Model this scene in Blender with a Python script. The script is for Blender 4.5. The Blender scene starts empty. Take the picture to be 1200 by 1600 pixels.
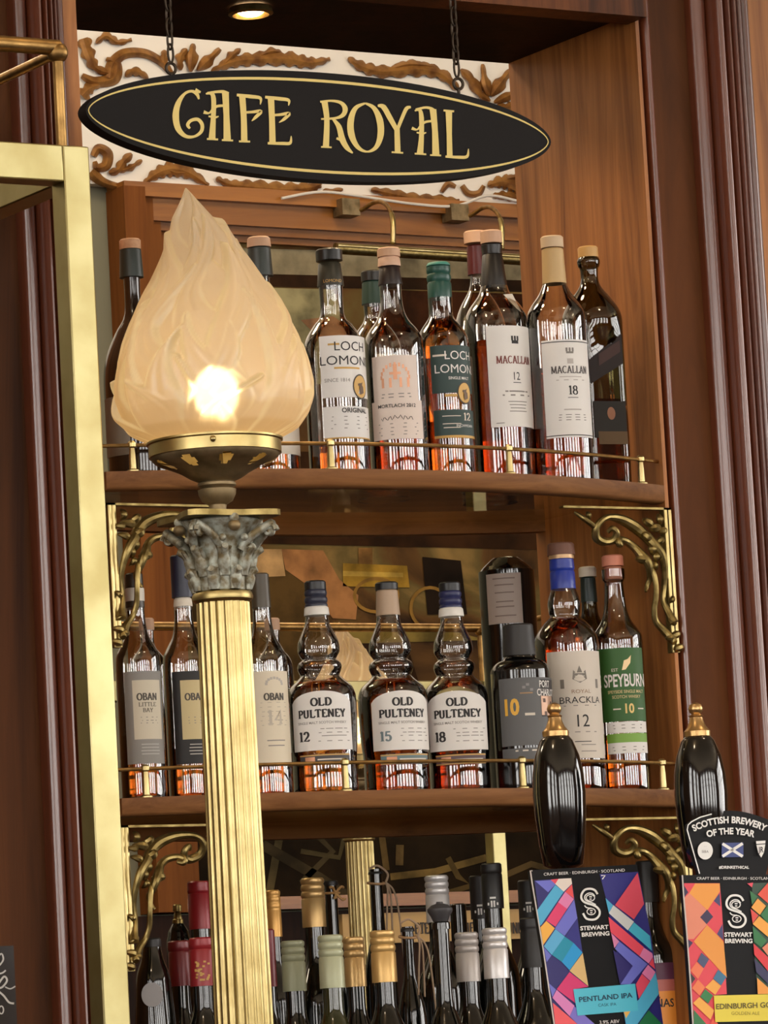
import bpy, bmesh, math, random
import numpy as np
from mathutils import Vector, Matrix
random.seed(7)
S = bpy.context.scene
COL = S.collection
PI = math.pi

# ------------------------------------------------------------------ camera
F = 7500.0                                     # focal length in pixels of the 1200 px wide frame
ZC = Vector((-3300, -60000, 7500)).normalized()     # world up seen from the camera (right, down, forward)
XC = Vector((12400, 255, 7500)); XC = (XC - ZC * XC.dot(ZC)).normalized()
YC = ZC.cross(XC)
def turn(c): return Vector((c.dot(XC), c.dot(YC), c.dot(ZC)))
def ray(px, py): return turn(Vector(((px - 600) / F, (py - 800) / F, 1)))
_r = ray(600, 1000)
EYE = Vector((-6.58 * _r.x, -6.58 * _r.y, 1.2))
cam_d = bpy.data.cameras.new('camera'); cam = bpy.data.objects.new('camera', cam_d); COL.objects.link(cam)
R_, U_, B_ = turn(Vector((1, 0, 0))), turn(Vector((0, -1, 0))), turn(Vector((0, 0, -1)))
cam.matrix_world = Matrix(((R_.x, U_.x, B_.x, EYE.x), (R_.y, U_.y, B_.y, EYE.y), (R_.z, U_.z, B_.z, EYE.z), (0, 0, 0, 1)))
cam_d.sensor_fit = 'HORIZONTAL'; cam_d.sensor_width = 36; cam_d.lens = 36 * F / 1200
cam_d.clip_start = 0.05; cam_d.clip_end = 100
S.camera = cam

# ------------------------------------------------------------------ world, light, exposure
S.view_settings.view_transform = 'Standard'; S.view_settings.look = 'None'
S.view_settings.gamma = 1; S.view_settings.use_curve_mapping = False
S.view_settings.exposure = 0.0
W = bpy.data.worlds.new('World'); S.world = W; W.use_nodes = True
W.node_tree.nodes['Background'].inputs[0].default_value = (1.0, 0.82, 0.64, 1)
W.node_tree.nodes['Background'].inputs[1].default_value = 0.14
S.cycles.transparent_max_bounces = 40
S.cycles.max_bounces = 14; S.cycles.transmission_bounces = 14; S.cycles.glossy_bounces = 6
S.cycles.sample_clamp_indirect = 4.0
WINDOW_STRENGTH = 9.0
BULB_GLOW = 15.5
CEILING_W = 112.0
DOWNLIGHT_W = 3.0

def lamp(name, kind, loc, power, col, size=0.1, rot=None, parent=None):
    d = bpy.data.lights.new(name, kind); d.energy = power; d.color = col
    if kind in ('POINT', 'SPOT'): d.shadow_soft_size = size
    if kind == 'SPOT': d.spot_size = 2.2; d.spot_blend = 0.8
    o = bpy.data.objects.new(name, d); COL.objects.link(o); o.location = loc
    if rot: o.rotation_euler = rot
    if parent: o.parent = parent
    return o

# ------------------------------------------------------------------ pixel <-> place
def hit(px, py, p0, n):
    d = ray(px, py); return EYE + d * ((p0 - EYE).dot(n) / d.dot(n))
def at(px, py, y): return hit(px, py, Vector((0, y, 0)), Vector((0, 1, 0)))
def deep(px, py, zc): return EYE + ray(px, py) * zc
def cs(P):
    d = P - EYE; return d.x * XC + d.y * YC + d.z * ZC
def proj(P):
    c = cs(P); return 600 + F * c.x / c.z, 800 + F * c.y / c.z
def mpp(P): return cs(P).z / F
def on_shelf(px, z, y):
    py = 1000
    for _ in range(8):
        P = at(px, py, y); P.z = z; py = proj(P)[1]
    return P

# ------------------------------------------------------------------ materials
def lin(c):
    c = c / 255.0
    return c / 12.92 if c <= 0.04045 else ((c + 0.055) / 1.055) ** 2.4
def rgb(r, g, b): return (lin(r), lin(g), lin(b), 1)
def newmat(name):
    m = bpy.data.materials.new(name); m.use_nodes = True
    return m, m.node_tree.nodes, m.node_tree.links
def pm(name, col, rough=0.5, metal=0.0, coat=0.0, emit=0.0, noise=None, spec=0.5):
    m, N, L = newmat(name); b = N['Principled BSDF']
    b.inputs['Base Color'].default_value = col; b.inputs['Roughness'].default_value = rough
    b.inputs['Metallic'].default_value = metal; b.inputs['Coat Weight'].default_value = coat
    b.inputs['Coat Roughness'].default_value = 0.12; b.inputs['Specular IOR Level'].default_value = spec
    if emit: b.inputs['Emission Color'].default_value = col; b.inputs['Emission Strength'].default_value = emit
    if noise:
        sc, c2, r2 = noise
        tc = N.new('ShaderNodeTexCoord'); nz = N.new('ShaderNodeTexNoise'); nz.inputs['Scale'].default_value = sc
        nz.inputs['Detail'].default_value = 6
        L.new(tc.outputs['Object'], nz.inputs['Vector'])
        rp = N.new('ShaderNodeValToRGB'); rp.color_ramp.elements[0].position = 0.38; rp.color_ramp.elements[1].position = 0.66
        rp.color_ramp.elements[0].color = col; rp.color_ramp.elements[1].color = c2
        L.new(nz.outputs['Fac'], rp.inputs['Fac']); L.new(rp.outputs['Color'], b.inputs['Base Color'])
        mr = N.new('ShaderNodeMapRange'); mr.inputs['To Min'].default_value = rough; mr.inputs['To Max'].default_value = r2
        L.new(nz.outputs['Fac'], mr.inputs['Value']); L.new(mr.outputs['Result'], b.inputs['Roughness'])
    return m
def wood(name, dark, mid, axis='z', rough=0.32, coat=0.35, scale=1.0, spec=0.4):
    m, N, L = newmat(name); b = N['Principled BSDF']
    tc = N.new('ShaderNodeTexCoord'); mp = N.new('ShaderNodeMapping')
    s = {'z': (38, 38, 2.2), 'x': (2.2, 38, 38), 'y': (38, 2.2, 38)}[axis]
    mp.inputs['Scale'].default_value = [k * scale for k in s]
    L.new(tc.outputs['Object'], mp.inputs['Vector'])
    n1 = N.new('ShaderNodeTexNoise'); n1.inputs['Scale'].default_value = 1.0; n1.inputs['Detail'].default_value = 8; n1.inputs['Roughness'].default_value = 0.65; n1.inputs['Distortion'].default_value = 0.9
    L.new(mp.outputs['Vector'], n1.inputs['Vector'])
    mp2 = N.new('ShaderNodeMapping'); mp2.inputs['Scale'].default_value = [k * scale * 0.16 for k in s]
    L.new(tc.outputs['Object'], mp2.inputs['Vector'])
    n2 = N.new('ShaderNodeTexNoise'); n2.inputs['Scale'].default_value = 1.0; n2.inputs['Detail'].default_value = 3; n2.inputs['Distortion'].default_value = 1.5
    L.new(mp2.outputs['Vector'], n2.inputs['Vector'])
    mx = N.new('ShaderNodeMath'); mx.operation = 'ADD'; L.new(n1.outputs['Fac'], mx.inputs[0]); L.new(n2.outputs['Fac'], mx.inputs[1])
    ml = N.new('ShaderNodeMath'); ml.operation = 'MULTIPLY'; ml.inputs[1].default_value = 0.5; L.new(mx.outputs[0], ml.inputs[0])
    rp = N.new('ShaderNodeValToRGB'); e = rp.color_ramp.elements
    e[0].position = 0.36; e[1].position = 0.64; e[0].color = dark; e[1].color = mid
    L.new(ml.outputs[0], rp.inputs['Fac']); L.new(rp.outputs['Color'], b.inputs['Base Color'])
    b.inputs['Specular IOR Level'].default_value = spec; b.inputs['Roughness'].default_value = rough; b.inputs['Coat Weight'].default_value = coat; b.inputs['Coat Roughness'].default_value = 0.18
    bp = N.new('ShaderNodeBump'); bp.inputs['Strength'].default_value = 0.12; bp.inputs['Distance'].default_value = 0.002
    L.new(n1.outputs['Fac'], bp.inputs['Height']); L.new(bp.outputs['Normal'], b.inputs['Normal'])
    return m
def clear_glass(name, face, edge, refl=1.0):
    # thin walled bottle glass: what passes through is tinted more where the wall is seen edge-on
    m, N, L = newmat(name); N.remove(N['Principled BSDF']); out = N['Material Output']
    lw = N.new('ShaderNodeLayerWeight'); lw.inputs['Blend'].default_value = 0.35
    rp = N.new('ShaderNodeValToRGB'); e = rp.color_ramp.elements
    e[0].position = 0.5; e[0].color = face; e[1].position = 1.0; e[1].color = edge
    L.new(lw.outputs['Facing'], rp.inputs['Fac'])
    tr = N.new('ShaderNodeBsdfTransparent'); L.new(rp.outputs['Color'], tr.inputs['Color'])
    gl = N.new('ShaderNodeBsdfGlossy'); gl.inputs['Roughness'].default_value = 0.03; gl.inputs['Color'].default_value = (1, 1, 1, 1)
    fr = N.new('ShaderNodeFresnel'); fr.inputs['IOR'].default_value = 1.5
    ml = N.new('ShaderNodeMath'); ml.operation = 'MULTIPLY'; ml.inputs[1].default_value = refl; ml.use_clamp = True
    L.new(fr.outputs['Fac'], ml.inputs[0])
    mx = N.new('ShaderNodeMixShader'); L.new(ml.outputs[0], mx.inputs['Fac']); L.new(tr.outputs[0], mx.inputs[1]); L.new(gl.outputs[0], mx.inputs[2])
    L.new(mx.outputs[0], out.inputs['Surface'])
    return m
def liquid_mat(name, col):
    m, N, L = newmat(name); b = N['Principled BSDF']
    b.inputs['Base Color'].default_value = col; b.inputs['Roughness'].default_value = 0.0
    b.inputs['IOR'].default_value = 1.34; b.inputs['Transmission Weight'].default_value = 1.0
    return m

M = {}
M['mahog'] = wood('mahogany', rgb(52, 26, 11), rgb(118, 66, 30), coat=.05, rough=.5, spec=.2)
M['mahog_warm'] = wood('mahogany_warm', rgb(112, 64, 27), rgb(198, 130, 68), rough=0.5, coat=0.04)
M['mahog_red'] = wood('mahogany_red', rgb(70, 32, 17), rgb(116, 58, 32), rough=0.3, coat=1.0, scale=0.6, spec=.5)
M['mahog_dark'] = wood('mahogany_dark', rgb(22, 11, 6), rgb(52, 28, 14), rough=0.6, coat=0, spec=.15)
M['veneer'] = wood('figured_veneer', rgb(46, 24, 10), rgb(108, 62, 28), rough=0.55, coat=0.0, scale=0.4, spec=.12)
M['lip'] = wood('shelf_wood', rgb(96, 58, 30), rgb(154, 106, 62), axis='x', rough=0.55, coat=0.0, spec=.2)
M['oak_frame'] = wood('frame_wood', rgb(116, 68, 22), rgb(176, 114, 48), axis='x', rough=0.4, coat=0.2, scale=0.5)
M['oak_frame_v'] = wood('frame_wood_upright', rgb(92, 50, 20), rgb(138, 84, 38), axis='z', spec=.1, rough=0.6, coat=0.0, scale=0.5)
M['brass'] = pm('polished_brass', rgb(196, 178, 126), 0.3, 1.0, noise=(26, rgb(172, 152, 100), 0.42))
M['brass_box'] = pm('brushed_brass', rgb(186, 176, 128), 0.3, 1.0, noise=(14, rgb(168, 154, 104), 0.42))
M['brass_dim'] = pm('aged_brass', rgb(164, 144, 92), 0.34, 1.0, noise=(60, rgb(120, 102, 60), 0.5))
M['brass_rod'] = pm('tarnished_brass', rgb(178, 140, 84), 0.34, 1.0, noise=(50, rgb(130, 100, 58), 0.5))
M['bronze'] = pm('dull_bronze', rgb(150, 130, 96), 0.48, 0.75, noise=(40, rgb(112, 96, 68), 0.6))
M['verdigris'] = pm('verdigris_brass', rgb(118, 104, 74), 0.4, 0.5, noise=(120, rgb(188, 192, 180), 0.75))
M['gilt'] = pm('gilded_plaster', rgb(160, 112, 54), 0.42, 0.3, noise=(30, rgb(112, 70, 30), 0.6))
M['plaster'] = pm('white_plaster', rgb(226, 220, 210), 0.7)
M['wallgreen'] = pm('grey_green_wall', rgb(120, 118, 98), 0.8)
M['black'] = pm('black_gloss', rgb(8, 7, 7), 0.08, coat=0.6)
M['blackmatt'] = pm('black_paint', rgb(24, 21, 20), 0.65, spec=0.15)
M['goldpaint'] = pm('gold_paint', rgb(216, 192, 112), 0.5)
M['goldfoil'] = pm('gold_foil', rgb(214, 170, 84), 0.3, 0.8)
M['ferrule'] = pm('ferrule_brass', rgb(198, 160, 106), 0.3, 0.9)
M['clipblack'] = pm('black_clip', rgb(24, 24, 26), 0.5, spec=0.15)
M['iron'] = pm('dark_iron', rgb(62, 52, 42), 0.45, 0.8)
M['glass'] = clear_glass('clear_bottle_glass', (0.97, 0.965, 0.94, 1), (0.72, 0.69, 0.62, 1), 2.3)
M['glass_dark'] = clear_glass('smoked_green_glass', (0.36, 0.34, 0.22, 1), (0.08, 0.07, 0.04, 1), 1.5)
M['pane'] = clear_glass('shelf_glass', (0.82, 0.84, 0.78, 1), (0.66, 0.66, 0.58, 1), 0.8)
M['wine'] = pm('dark_wine_glass', rgb(12, 12, 9), 0.06, coat=0.5)
M['wine_green'] = pm('green_wine_glass', rgb(40, 42, 18), 0.06, coat=0.5)
M['brown_glass'] = pm('dark_brown_glass', rgb(38, 26, 16), 0.08, coat=0.4)
M['amber'] = liquid_mat('amber_whisky', (0.86, 0.36, 0.08, 1))
M['dark_amber'] = liquid_mat('dark_sherry_whisky', (0.62, 0.15, 0.035, 1))
M['pale_amber'] = liquid_mat('pale_whisky', (0.85, 0.42, 0.1, 1))
M['cork'] = pm('pale_wood_stopper', rgb(206, 160, 122), 0.6, noise=(90, rgb(180, 134, 98), 0.7))
M['pinkcork'] = pm('pinkish_wood_stopper', rgb(206, 166, 136), 0.6)
M['cork_brown'] = pm('brown_stopper', rgb(112, 74, 58), 0.6)
M['window_light'] = pm('daylight_window', (1.0, 0.97, 0.93, 1), 0.5, emit=WINDOW_STRENGTH)
M['bulb'] = pm('bulb', (1.0, 0.80, 0.5, 1), 0.5, emit=BULB_GLOW)
M['downlight'] = pm('downlight_lens', (1.0, 0.62, 0.3, 1), 0.5, emit=14)
_cc = {}
def col(r, g, b, rough=0.5, metal=0.0, coat=0.0):
    k = (r, g, b, rough, metal, coat)
    if k not in _cc: _cc[k] = pm('paint_%d_%d_%d_%d' % (r, g, b, int(rough * 100)), rgb(r, g, b), rough, metal, coat)
    return _cc[k]

# ------------------------------------------------------------------ mesh building
class MB:
    def __init__(s): s.v, s.f, s.m, s.mats = [], [], [], []
    def mat(s, m):
        if m not in s.mats: s.mats.append(m)
        return s.mats.index(m)
    def add(s, V, Fc, m):
        o = len(s.v); k = s.mat(m)
        s.v += [tuple(p) for p in V]; s.f += [tuple(i + o for i in q) for q in Fc]; s.m += [k] * len(Fc)
    def box(s, a, b, m):
        x0, y0, z0 = a; x1, y1, z1 = b
        s.add([(x0, y0, z0), (x1, y0, z0), (x1, y1, z0), (x0, y1, z0), (x0, y0, z1), (x1, y0, z1), (x1, y1, z1), (x0, y1, z1)],
              [(3, 2, 1, 0), (4, 5, 6, 7), (0, 1, 5, 4), (1, 2, 6, 5), (2, 3, 7, 6), (3, 0, 4, 7)], m)
    def lathe(s, prof, m, seg=40, c=(0, 0), cap0=True, cap1=True, squash=None):
        V, Fc = [], []
        for (r, z) in prof:
            for k in range(seg):
                a = 2 * PI * k / seg
                q = 1 if squash is None else squash(a, z)
                V.append((c[0] + r * q * math.cos(a), c[1] + r * q * math.sin(a), z))
        n = len(prof)
        up = prof[-1][1] >= prof[0][1]
        for i in range(n - 1):
            for k in range(seg):
                q = (i * seg + k, i * seg + (k + 1) % seg, (i + 1) * seg + (k + 1) % seg, (i + 1) * seg + k)
                Fc.append(q if up else q[::-1])
        a, b = tuple(range(seg)), tuple(range((n - 1) * seg, n * seg))
        if cap0: Fc.append(a[::-1] if up else a)
        if cap1: Fc.append(b if up else b[::-1])
        s.add(V, Fc, m)
    def sweep(s, pts, rad, m, n=8, flat=None):
        pts = [Vector(p) for p in pts]
        if not isinstance(rad, (list, tuple)): rad = [rad] * len(pts)
        V, Fc = [], []; prev = None
        for i, p in enumerate(pts):
            t = (pts[min(i + 1, len(pts) - 1)] - pts[max(i - 1, 0)])
            t = t.normalized() if t.length > 1e-9 else Vector((0, 0, 1))
            ref = prev if prev is not None else (Vector((0, 1, 0)) if abs(t.y) < 0.9 else Vector((1, 0, 0)))
            a = (ref - t * ref.dot(t)).normalized(); prev = a; b = t.cross(a)
            for k in range(n):
                g = 2 * PI * k / n
                V.append(p + (a * math.cos(g) * (flat or 1) + b * math.sin(g)) * rad[i])
        for i in range(len(pts) - 1):
            for k in range(n):
                Fc.append((i * n + k, i * n + (k + 1) % n, (i + 1) * n + (k + 1) % n, (i + 1) * n + k))
        Fc.append(tuple(range(n))[::-1]); Fc.append(tuple(range((len(pts) - 1) * n, len(pts) * n)))
        s.add(V, Fc, m)
    def ball(s, c, r, m, n=10, sc=(1, 1, 1)):
        c = Vector(c); V, Fc = [], []
        for i in range(1, n):
            for k in range(2 * n):
                a, b = PI * i / n, PI * k / n
                V.append((c.x + r * sc[0] * math.sin(a) * math.cos(b), c.y + r * sc[1] * math.sin(a) * math.sin(b), c.z + r * sc[2] * math.cos(a)))
        t, u = len(V), len(V) + 1
        V += [(c.x, c.y, c.z + r * sc[2]), (c.x, c.y, c.z - r * sc[2])]
        for i in range(n - 2):
            for k in range(2 * n):
                Fc.append((i * 2 * n + k, (i + 1) * 2 * n + k, (i + 1) * 2 * n + (k + 1) % (2 * n), i * 2 * n + (k + 1) % (2 * n)))
        for k in range(2 * n):
            Fc.append((t, k, (k + 1) % (2 * n))); q = (n - 2) * 2 * n
            Fc.append((u, q + (k + 1) % (2 * n), q + k))
        s.add(V, Fc, m)
    def poly(s, P, m): s.add(P, [tuple(range(len(P)))], m)
    def extrude(s, poly, d, m):
        d = Vector(d); poly = [Vector(p) for p in poly]; n = len(poly)
        nw = sum((poly[i].cross(poly[(i + 1) % n]) for i in range(n)), Vector((0, 0, 0)))
        if nw.dot(d) > 0: poly = poly[::-1]
        V = [Vector(p) for p in poly] + [Vector(p) + d for p in poly]
        Fc = [tuple(range(n)), tuple(range(n, 2 * n))[::-1]] + [(i, i + n, (i + 1) % n + n, (i + 1) % n) for i in range(n)]
        s.add(V, Fc, m)
    def build(s, name, parent=None, loc=(0, 0, 0), ang=35, world=True):
        """vertices are world coordinates; loc becomes the origin"""
        me = bpy.data.meshes.new(name); o = Vector(loc)
        base = Vector(WORLD.get(parent.name, (0, 0, 0))) if parent else Vector((0, 0, 0))
        if parent and tuple(loc) == (0, 0, 0): o = base.copy()
        me.from_pydata([tuple(Vector(p) - o) if world else p for p in s.v], [], s.f)
        for m in s.mats: me.materials.append(m)
        me.polygons.foreach_set('material_index', s.m)
        me.polygons.foreach_set('use_smooth', [True] * len(s.f))
        me.update(); me.set_sharp_from_angle(angle=math.radians(ang))
        ob = bpy.data.objects.new(name, me); COL.objects.link(ob)
        if parent: ob.parent = parent
        ob.location = (o - base) if world else (0, 0, 0)
        WORLD[ob.name] = o if world else base
        return ob
WORLD = {}
def outward(mb_):   # recalculated normals for closed swept shapes
    return mb_
def thing(name, label, cat, loc, group=None, kind=None):
    o = bpy.data.objects.new(name, None); COL.objects.link(o); o.location = loc; o.empty_display_size = 0.05
    WORLD[o.name] = Vector(loc); return tag(o, label, cat, group, kind)
def tag(o, label=None, cat=None, group=None, kind=None):
    if label: o['label'] = label
    if cat: o['category'] = cat
    if group: o['group'] = group
    if kind: o['kind'] = kind
    return o
def copy_tree(o, parent=None):
    c = o.copy(); COL.objects.link(c); WORLD[c.name] = WORLD.get(o.name, Vector((0, 0, 0)))
    if parent: c.parent = parent
    for ch in list(o.children): copy_tree(ch, c)
    return c
def smooth_path(P, n=6):
    P = [Vector(p) for p in P]; out = []
    for i in range(len(P) - 1):
        a, b, c, d = P[max(i - 1, 0)], P[i], P[i + 1], P[min(i + 2, len(P) - 1)]
        for k in range(n):
            t = k / n
            out.append(0.5 * ((2 * b) + (c - a) * t + (2 * a - 5 * b + 4 * c - d) * t * t + (3 * b - a - 3 * c + d) * t ** 3))
    out.append(P[-1]); return out
def lerp_list(L, n):
    out = []
    for i in range(n):
        t = i / (n - 1) * (len(L) - 1); k = min(int(t), len(L) - 2); out.append(L[k] + (L[k + 1] - L[k]) * (t - k))
    return out

# ------------------------------------------------------------------ lettering
_tc = {}
def sans(s, bold=0.0):
    """outline of a word as flat mesh, cap height 1, centred: (verts, faces, width)"""
    k = (s, bold)
    if k in _tc: return _tc[k]
    cu = bpy.data.curves.new('word', 'FONT'); cu.body = s; cu.size = 1; cu.resolution_u = 3; cu.offset = bold; cu.align_x = 'LEFT'
    ob = bpy.data.objects.new('word', cu); COL.objects.link(ob)
    dg = bpy.context.evaluated_depsgraph_get(); me = ob.evaluated_get(dg).to_mesh()
    V = [(v.co.x, v.co.y) for v in me.vertices]; Fc = [tuple(p.vertices) for p in me.polygons]
    ob.evaluated_get(dg).to_mesh_clear(); bpy.data.objects.remove(ob); bpy.data.curves.remove(cu)
    xs = [v[0] for v in V]; x0, x1 = min(xs), max(xs); H = 0.729
    V = [((x - (x0 + x1) / 2) / H, y / H - 0.5, 0) for x, y in V]
    _tc[k] = (V, Fc, (x1 - x0) / H); return _tc[k]
def arc(cx, cy, rx, ry, a0, a1, n=14):
    return [(cx + rx * math.cos(math.radians(a0 + (a1 - a0) * i / n)), cy + ry * math.sin(math.radians(a0 + (a1 - a0) * i / n))) for i in range(n + 1)]
# serif capitals: strokes, serif bars (x, y, half width), advance
GL = {
 'O': ([arc(.42, .5, .34, .46, 0, 360, 24)], [], .84), 'L': ([[(.2, 0), (.2, 1)], [(.2, .04), (.62, .04), (.66, .22)]], [(.2, 1, .17), (.2, 0, .17)], .72),
 'D': ([[(.2, 0), (.2, 1)], [(.2, .96)] + arc(.36, .5, .38, .46, 90, -90) + [(.2, .04)]], [(.14, 1, .1), (.14, 0, .1)], .86),
 'P': ([[(.2, 0), (.2, 1)], [(.2, .96)] + arc(.38, .72, .27, .24, 90, -90) + [(.2, .48)]], [(.17, 1, .14), (.2, 0, .18)], .74),
 'B': ([[(.2, 0), (.2, 1)], [(.2, .96)] + arc(.36, .74, .24, .22, 90, -90) + [(.2, .52)], [(.36, .52)] + arc(.36, .28, .3, .24, 90, -90) + [(.2, .04)]], [(.14, 1, .1), (.14, 0, .1)], .76),
 'R': ([[(.2, 0), (.2, 1)], [(.2, .96)] + arc(.36, .74, .26, .22, 90, -90) + [(.2, .52)], [(.4, .52), (.7, 0)]], [(.14, 1, .1), (.2, 0, .16), (.7, 0, .1)], .82),
 'U': ([[(.18, 1), (.18, .3)] + arc(.41, .3, .23, .27, 180, 360) + [(.64, 1)]], [(.18, 1, .15), (.64, 1, .15)], .82),
 'T': ([[(.36, 0), (.36, 1)], [(.05, .8), (.05, .96), (.67, .96), (.67, .8)]], [(.36, 0, .18)], .74),
 'E': ([[(.2, 0), (.2, 1)], [(.2, .96), (.62, .96), (.64, .8)], [(.2, .52), (.5, .52)], [(.2, .04), (.64, .04), (.67, .22)]], [(.14, 1, .1), (.14, 0, .1)], .74),
 'N': ([[(.16, 0), (.16, 1)], [(.16, 1), (.68, .02)], [(.68, 0), (.68, 1)]], [(.16, 1, .14), (.16, 0, .14), (.68, 1, .14)], .86),
 'Y': ([[(.08, 1), (.38, .48)], [(.68, 1), (.38, .48)], [(.38, .5), (.38, 0)]], [(.1, 1, .13), (.66, 1, .13), (.38, 0, .17)], .78),
 'M': ([[(.16, 0), (.18, 1)], [(.18, 1), (.5, .08)], [(.82, 1), (.5, .08)], [(.82, 1), (.86, 0)]], [(.16, 0, .13), (.86, 0, .14), (.14, 1, .1), (.86, 1, .1)], 1.02),
 'A': ([[(.1, 0), (.4, 1)], [(.4, 1), (.72, 0)], [(.2, .34), (.6, .34)]], [(.1, 0, .13), (.72, 0, .14)], .82),
 'C': ([arc(.44, .5, .34, .46, 48, 312, 20)], [], .8), 'K': ([[(.2, 0), (.2, 1)], [(.66, 1), (.2, .44)], [(.36, .6), (.7, 0)]], [(.2, 1, .15), (.2, 0, .15), (.66, 1, .12), (.7, 0, .12)], .84),
 '1': ([[(.12, .82), (.28, .98)], [(.28, 0), (.28, 1)]], [(.28, 0, .2)], .56), '2': ([[(.1, .72)] + arc(.33, .7, .23, .27, 165, -40) + [(.1, .06), (.6, .06), (.62, .2)]], [], .7),
 '5': ([[(.58, .95), (.16, .95), (.14, .52)] + arc(.34, .32, .25, .29, 120, -155)], [], .7), '8': ([arc(.34, .74, .22, .23, 0, 360, 20), arc(.34, .26, .27, .24, 0, 360, 20)], [], .7),
 '4': ([[(.46, 0), (.46, 1), (.06, .3), (.66, .3)]], [(.46, 0, .14)], .72), '0': ([arc(.34, .5, .26, .46, 0, 360, 24)], [], .7),
 'I': ([[(.2, 0), (.2, 1)]], [(.2, 1, .15), (.2, 0, .15)], .42), 'H': ([[(.18, 0), (.18, 1)], [(.68, 0), (.68, 1)], [(.18, .5), (.68, .5)]], [(.18, 1, .14), (.18, 0, .14), (.68, 1, .14), (.68, 0, .14)], .88),
 ' ': ([], [], .4),
}
def strip(pts, wid):
    n = len(pts); V, Fc = [], []
    for i, (x, y) in enumerate(pts):
        a, b = pts[max(i - 1, 0)], pts[min(i + 1, n - 1)]
        tx, ty = b[0] - a[0], b[1] - a[1]; l = math.hypot(tx, ty) or 1; tx, ty = tx / l, ty / l
        w = wid(tx, ty, i / (n - 1)) / 2
        V += [(x - ty * w, y + tx * w), (x + ty * w, y - tx * w)]
    for i in range(n - 1): Fc.append((2 * i, 2 * i + 1, 2 * i + 3, 2 * i + 2))
    return V, Fc
def serif(s, thick=.2, thin=.09, bar=.07):
    k = (s, thick, thin, bar)
    if k in _tc: return _tc[k]
    V, Fc, x, K = [], [], 0, [0]
    def put(v, f):
        o = len(V); K[0] = (K[0] + 1) % 9; V.extend((a + x, b, K[0]) for a, b in v); Fc.extend(tuple(i + o for i in q) for q in f)
    for ch in s:
        st, sf, adv = GL[ch]
        for p in st: put(*strip(p, lambda tx, ty, t: thin + (thick - thin) * abs(ty) ** 1.3))
        for (cx, cy, h) in sf:
            y0 = cy - bar if cy > .5 else cy
            put([(cx - h, y0), (cx + h, y0), (cx + h, y0 + bar), (cx - h, y0 + bar)], [(0, 1, 2, 3)])
        x += adv
    V = [(a - x / 2, b - .5, c) for a, b, c in V]
    _tc[k] = (V, Fc, x); return _tc[k]

# ------------------------------------------------------------------ the room
YF = deep(480, 200, 13.0).y                    # far wall
FLOOR_W = 9.0
def room():
    fl = MB(); fl.box((-9, -13, -0.05), (9, YF + 0.2, 0), M['mahog_dark']); tag(fl.build('floor'), kind='structure')
    ce = MB(); ce.box((-9, -13, 5.4), (9, YF + 0.2, 5.5), col(190, 170, 140, .8)); tag(ce.build('ceiling'), kind='structure')
    w = MB(); w.box((-9, YF, 0), (9, YF + 0.2, 5.4), M['wallgreen']); tag(w.build('wall_far'), kind='structure')
    w = MB(); w.box((-9.2, -13, 0), (-9, YF, 5.4), col(120, 84, 52, .6)); tag(w.build('wall_left'), kind='structure')
    w = MB(); w.box((9, -13, 0), (9.2, YF, 5.4), col(120, 84, 52, .6)); tag(w.build('wall_right'), kind='structure')
    w = MB(); w.box((-9, -13.2, 0), (9, -13, 5.4), col(110, 74, 44, .6)); tag(w.build('wall_near'), kind='structure')
    k = 0
    for x in (-7.6, -5.0, -2.4, 0.2, 2.8, 5.4):
        k += 1; p = MB(); p.box((x, -12.98, 1.3), (x + 1.5, -12.95, 4.6), M['window_light'])
        o = tag(p.build('window_%d' % k), kind='structure')
        f = MB()
        for xx in (x - .06, x + .72, x + 1.5): f.box((xx, -12.96, 1.2), (xx + .07, -12.88, 4.7), M['mahog_dark'])
        for zz in (1.2, 2.9, 3.7, 4.64): f.box((x - .05, -12.95, zz), (x + 1.56, -12.89, zz + .07), M['mahog_dark'])
        f.build('window_frame', o)
    for y in (-10.5, -7.5, -4.5):
        k += 1; p = MB(); p.box((-8.98, y, 1.3), (-8.95, y + 1.5, 4.6), M['window_light'])
        o = tag(p.build('window_%d' % k), kind='structure')
        f = MB()
        for yy in (y - .06, y + .72, y + 1.5): f.box((-8.96, yy, 1.2), (-8.88, yy + .07, 4.7), M['mahog_dark'])
        for zz in (1.2, 2.9, 3.7, 4.64): f.box((-8.95, y - .05, zz), (-8.89, y + 1.56, zz + .07), M['mahog_dark'])
        f.build('window_frame', o)
def right_windows():
    k = 9
    for y in (-9.6, -7.7, -5.8, -3.9):
        k += 1; p = MB(); p.box((8.95, y, 1.3), (8.98, y + 1.5, 4.6), M['window_light'])
        o = tag(p.build('window_%d' % k), kind='structure')
        f = MB()
        for yy in (y - .06, y + .72, y + 1.5): f.box((8.88, yy, 1.2), (8.96, yy + .07, 4.7), M['mahog_dark'])
        for zz in (1.2, 2.9, 3.7, 4.64): f.box((8.89, y - .05, zz), (8.95, y + 1.56, zz + .07), M['mahog_dark'])
        f.build('window_frame', o)
room(); right_windows()
for (x, y) in ((-4.5, YF - 3.0), (-1, YF - 2.6), (2.4, YF - 2.6)):  # unseen point lights, no fittings; added to brighten the far wall and its shadows
    lamp('unseen_ceiling_light', 'POINT', (x, y, 4.9), CEILING_W, (1, .85, .64), .4)
for (x, y) in ((-3.5, -3.4), (0.5, -3.0)):
    lamp('unseen_ceiling_light', 'POINT', (x, y, 4.9), CEILING_W * .4, (1, .8, .56), .2)

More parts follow.
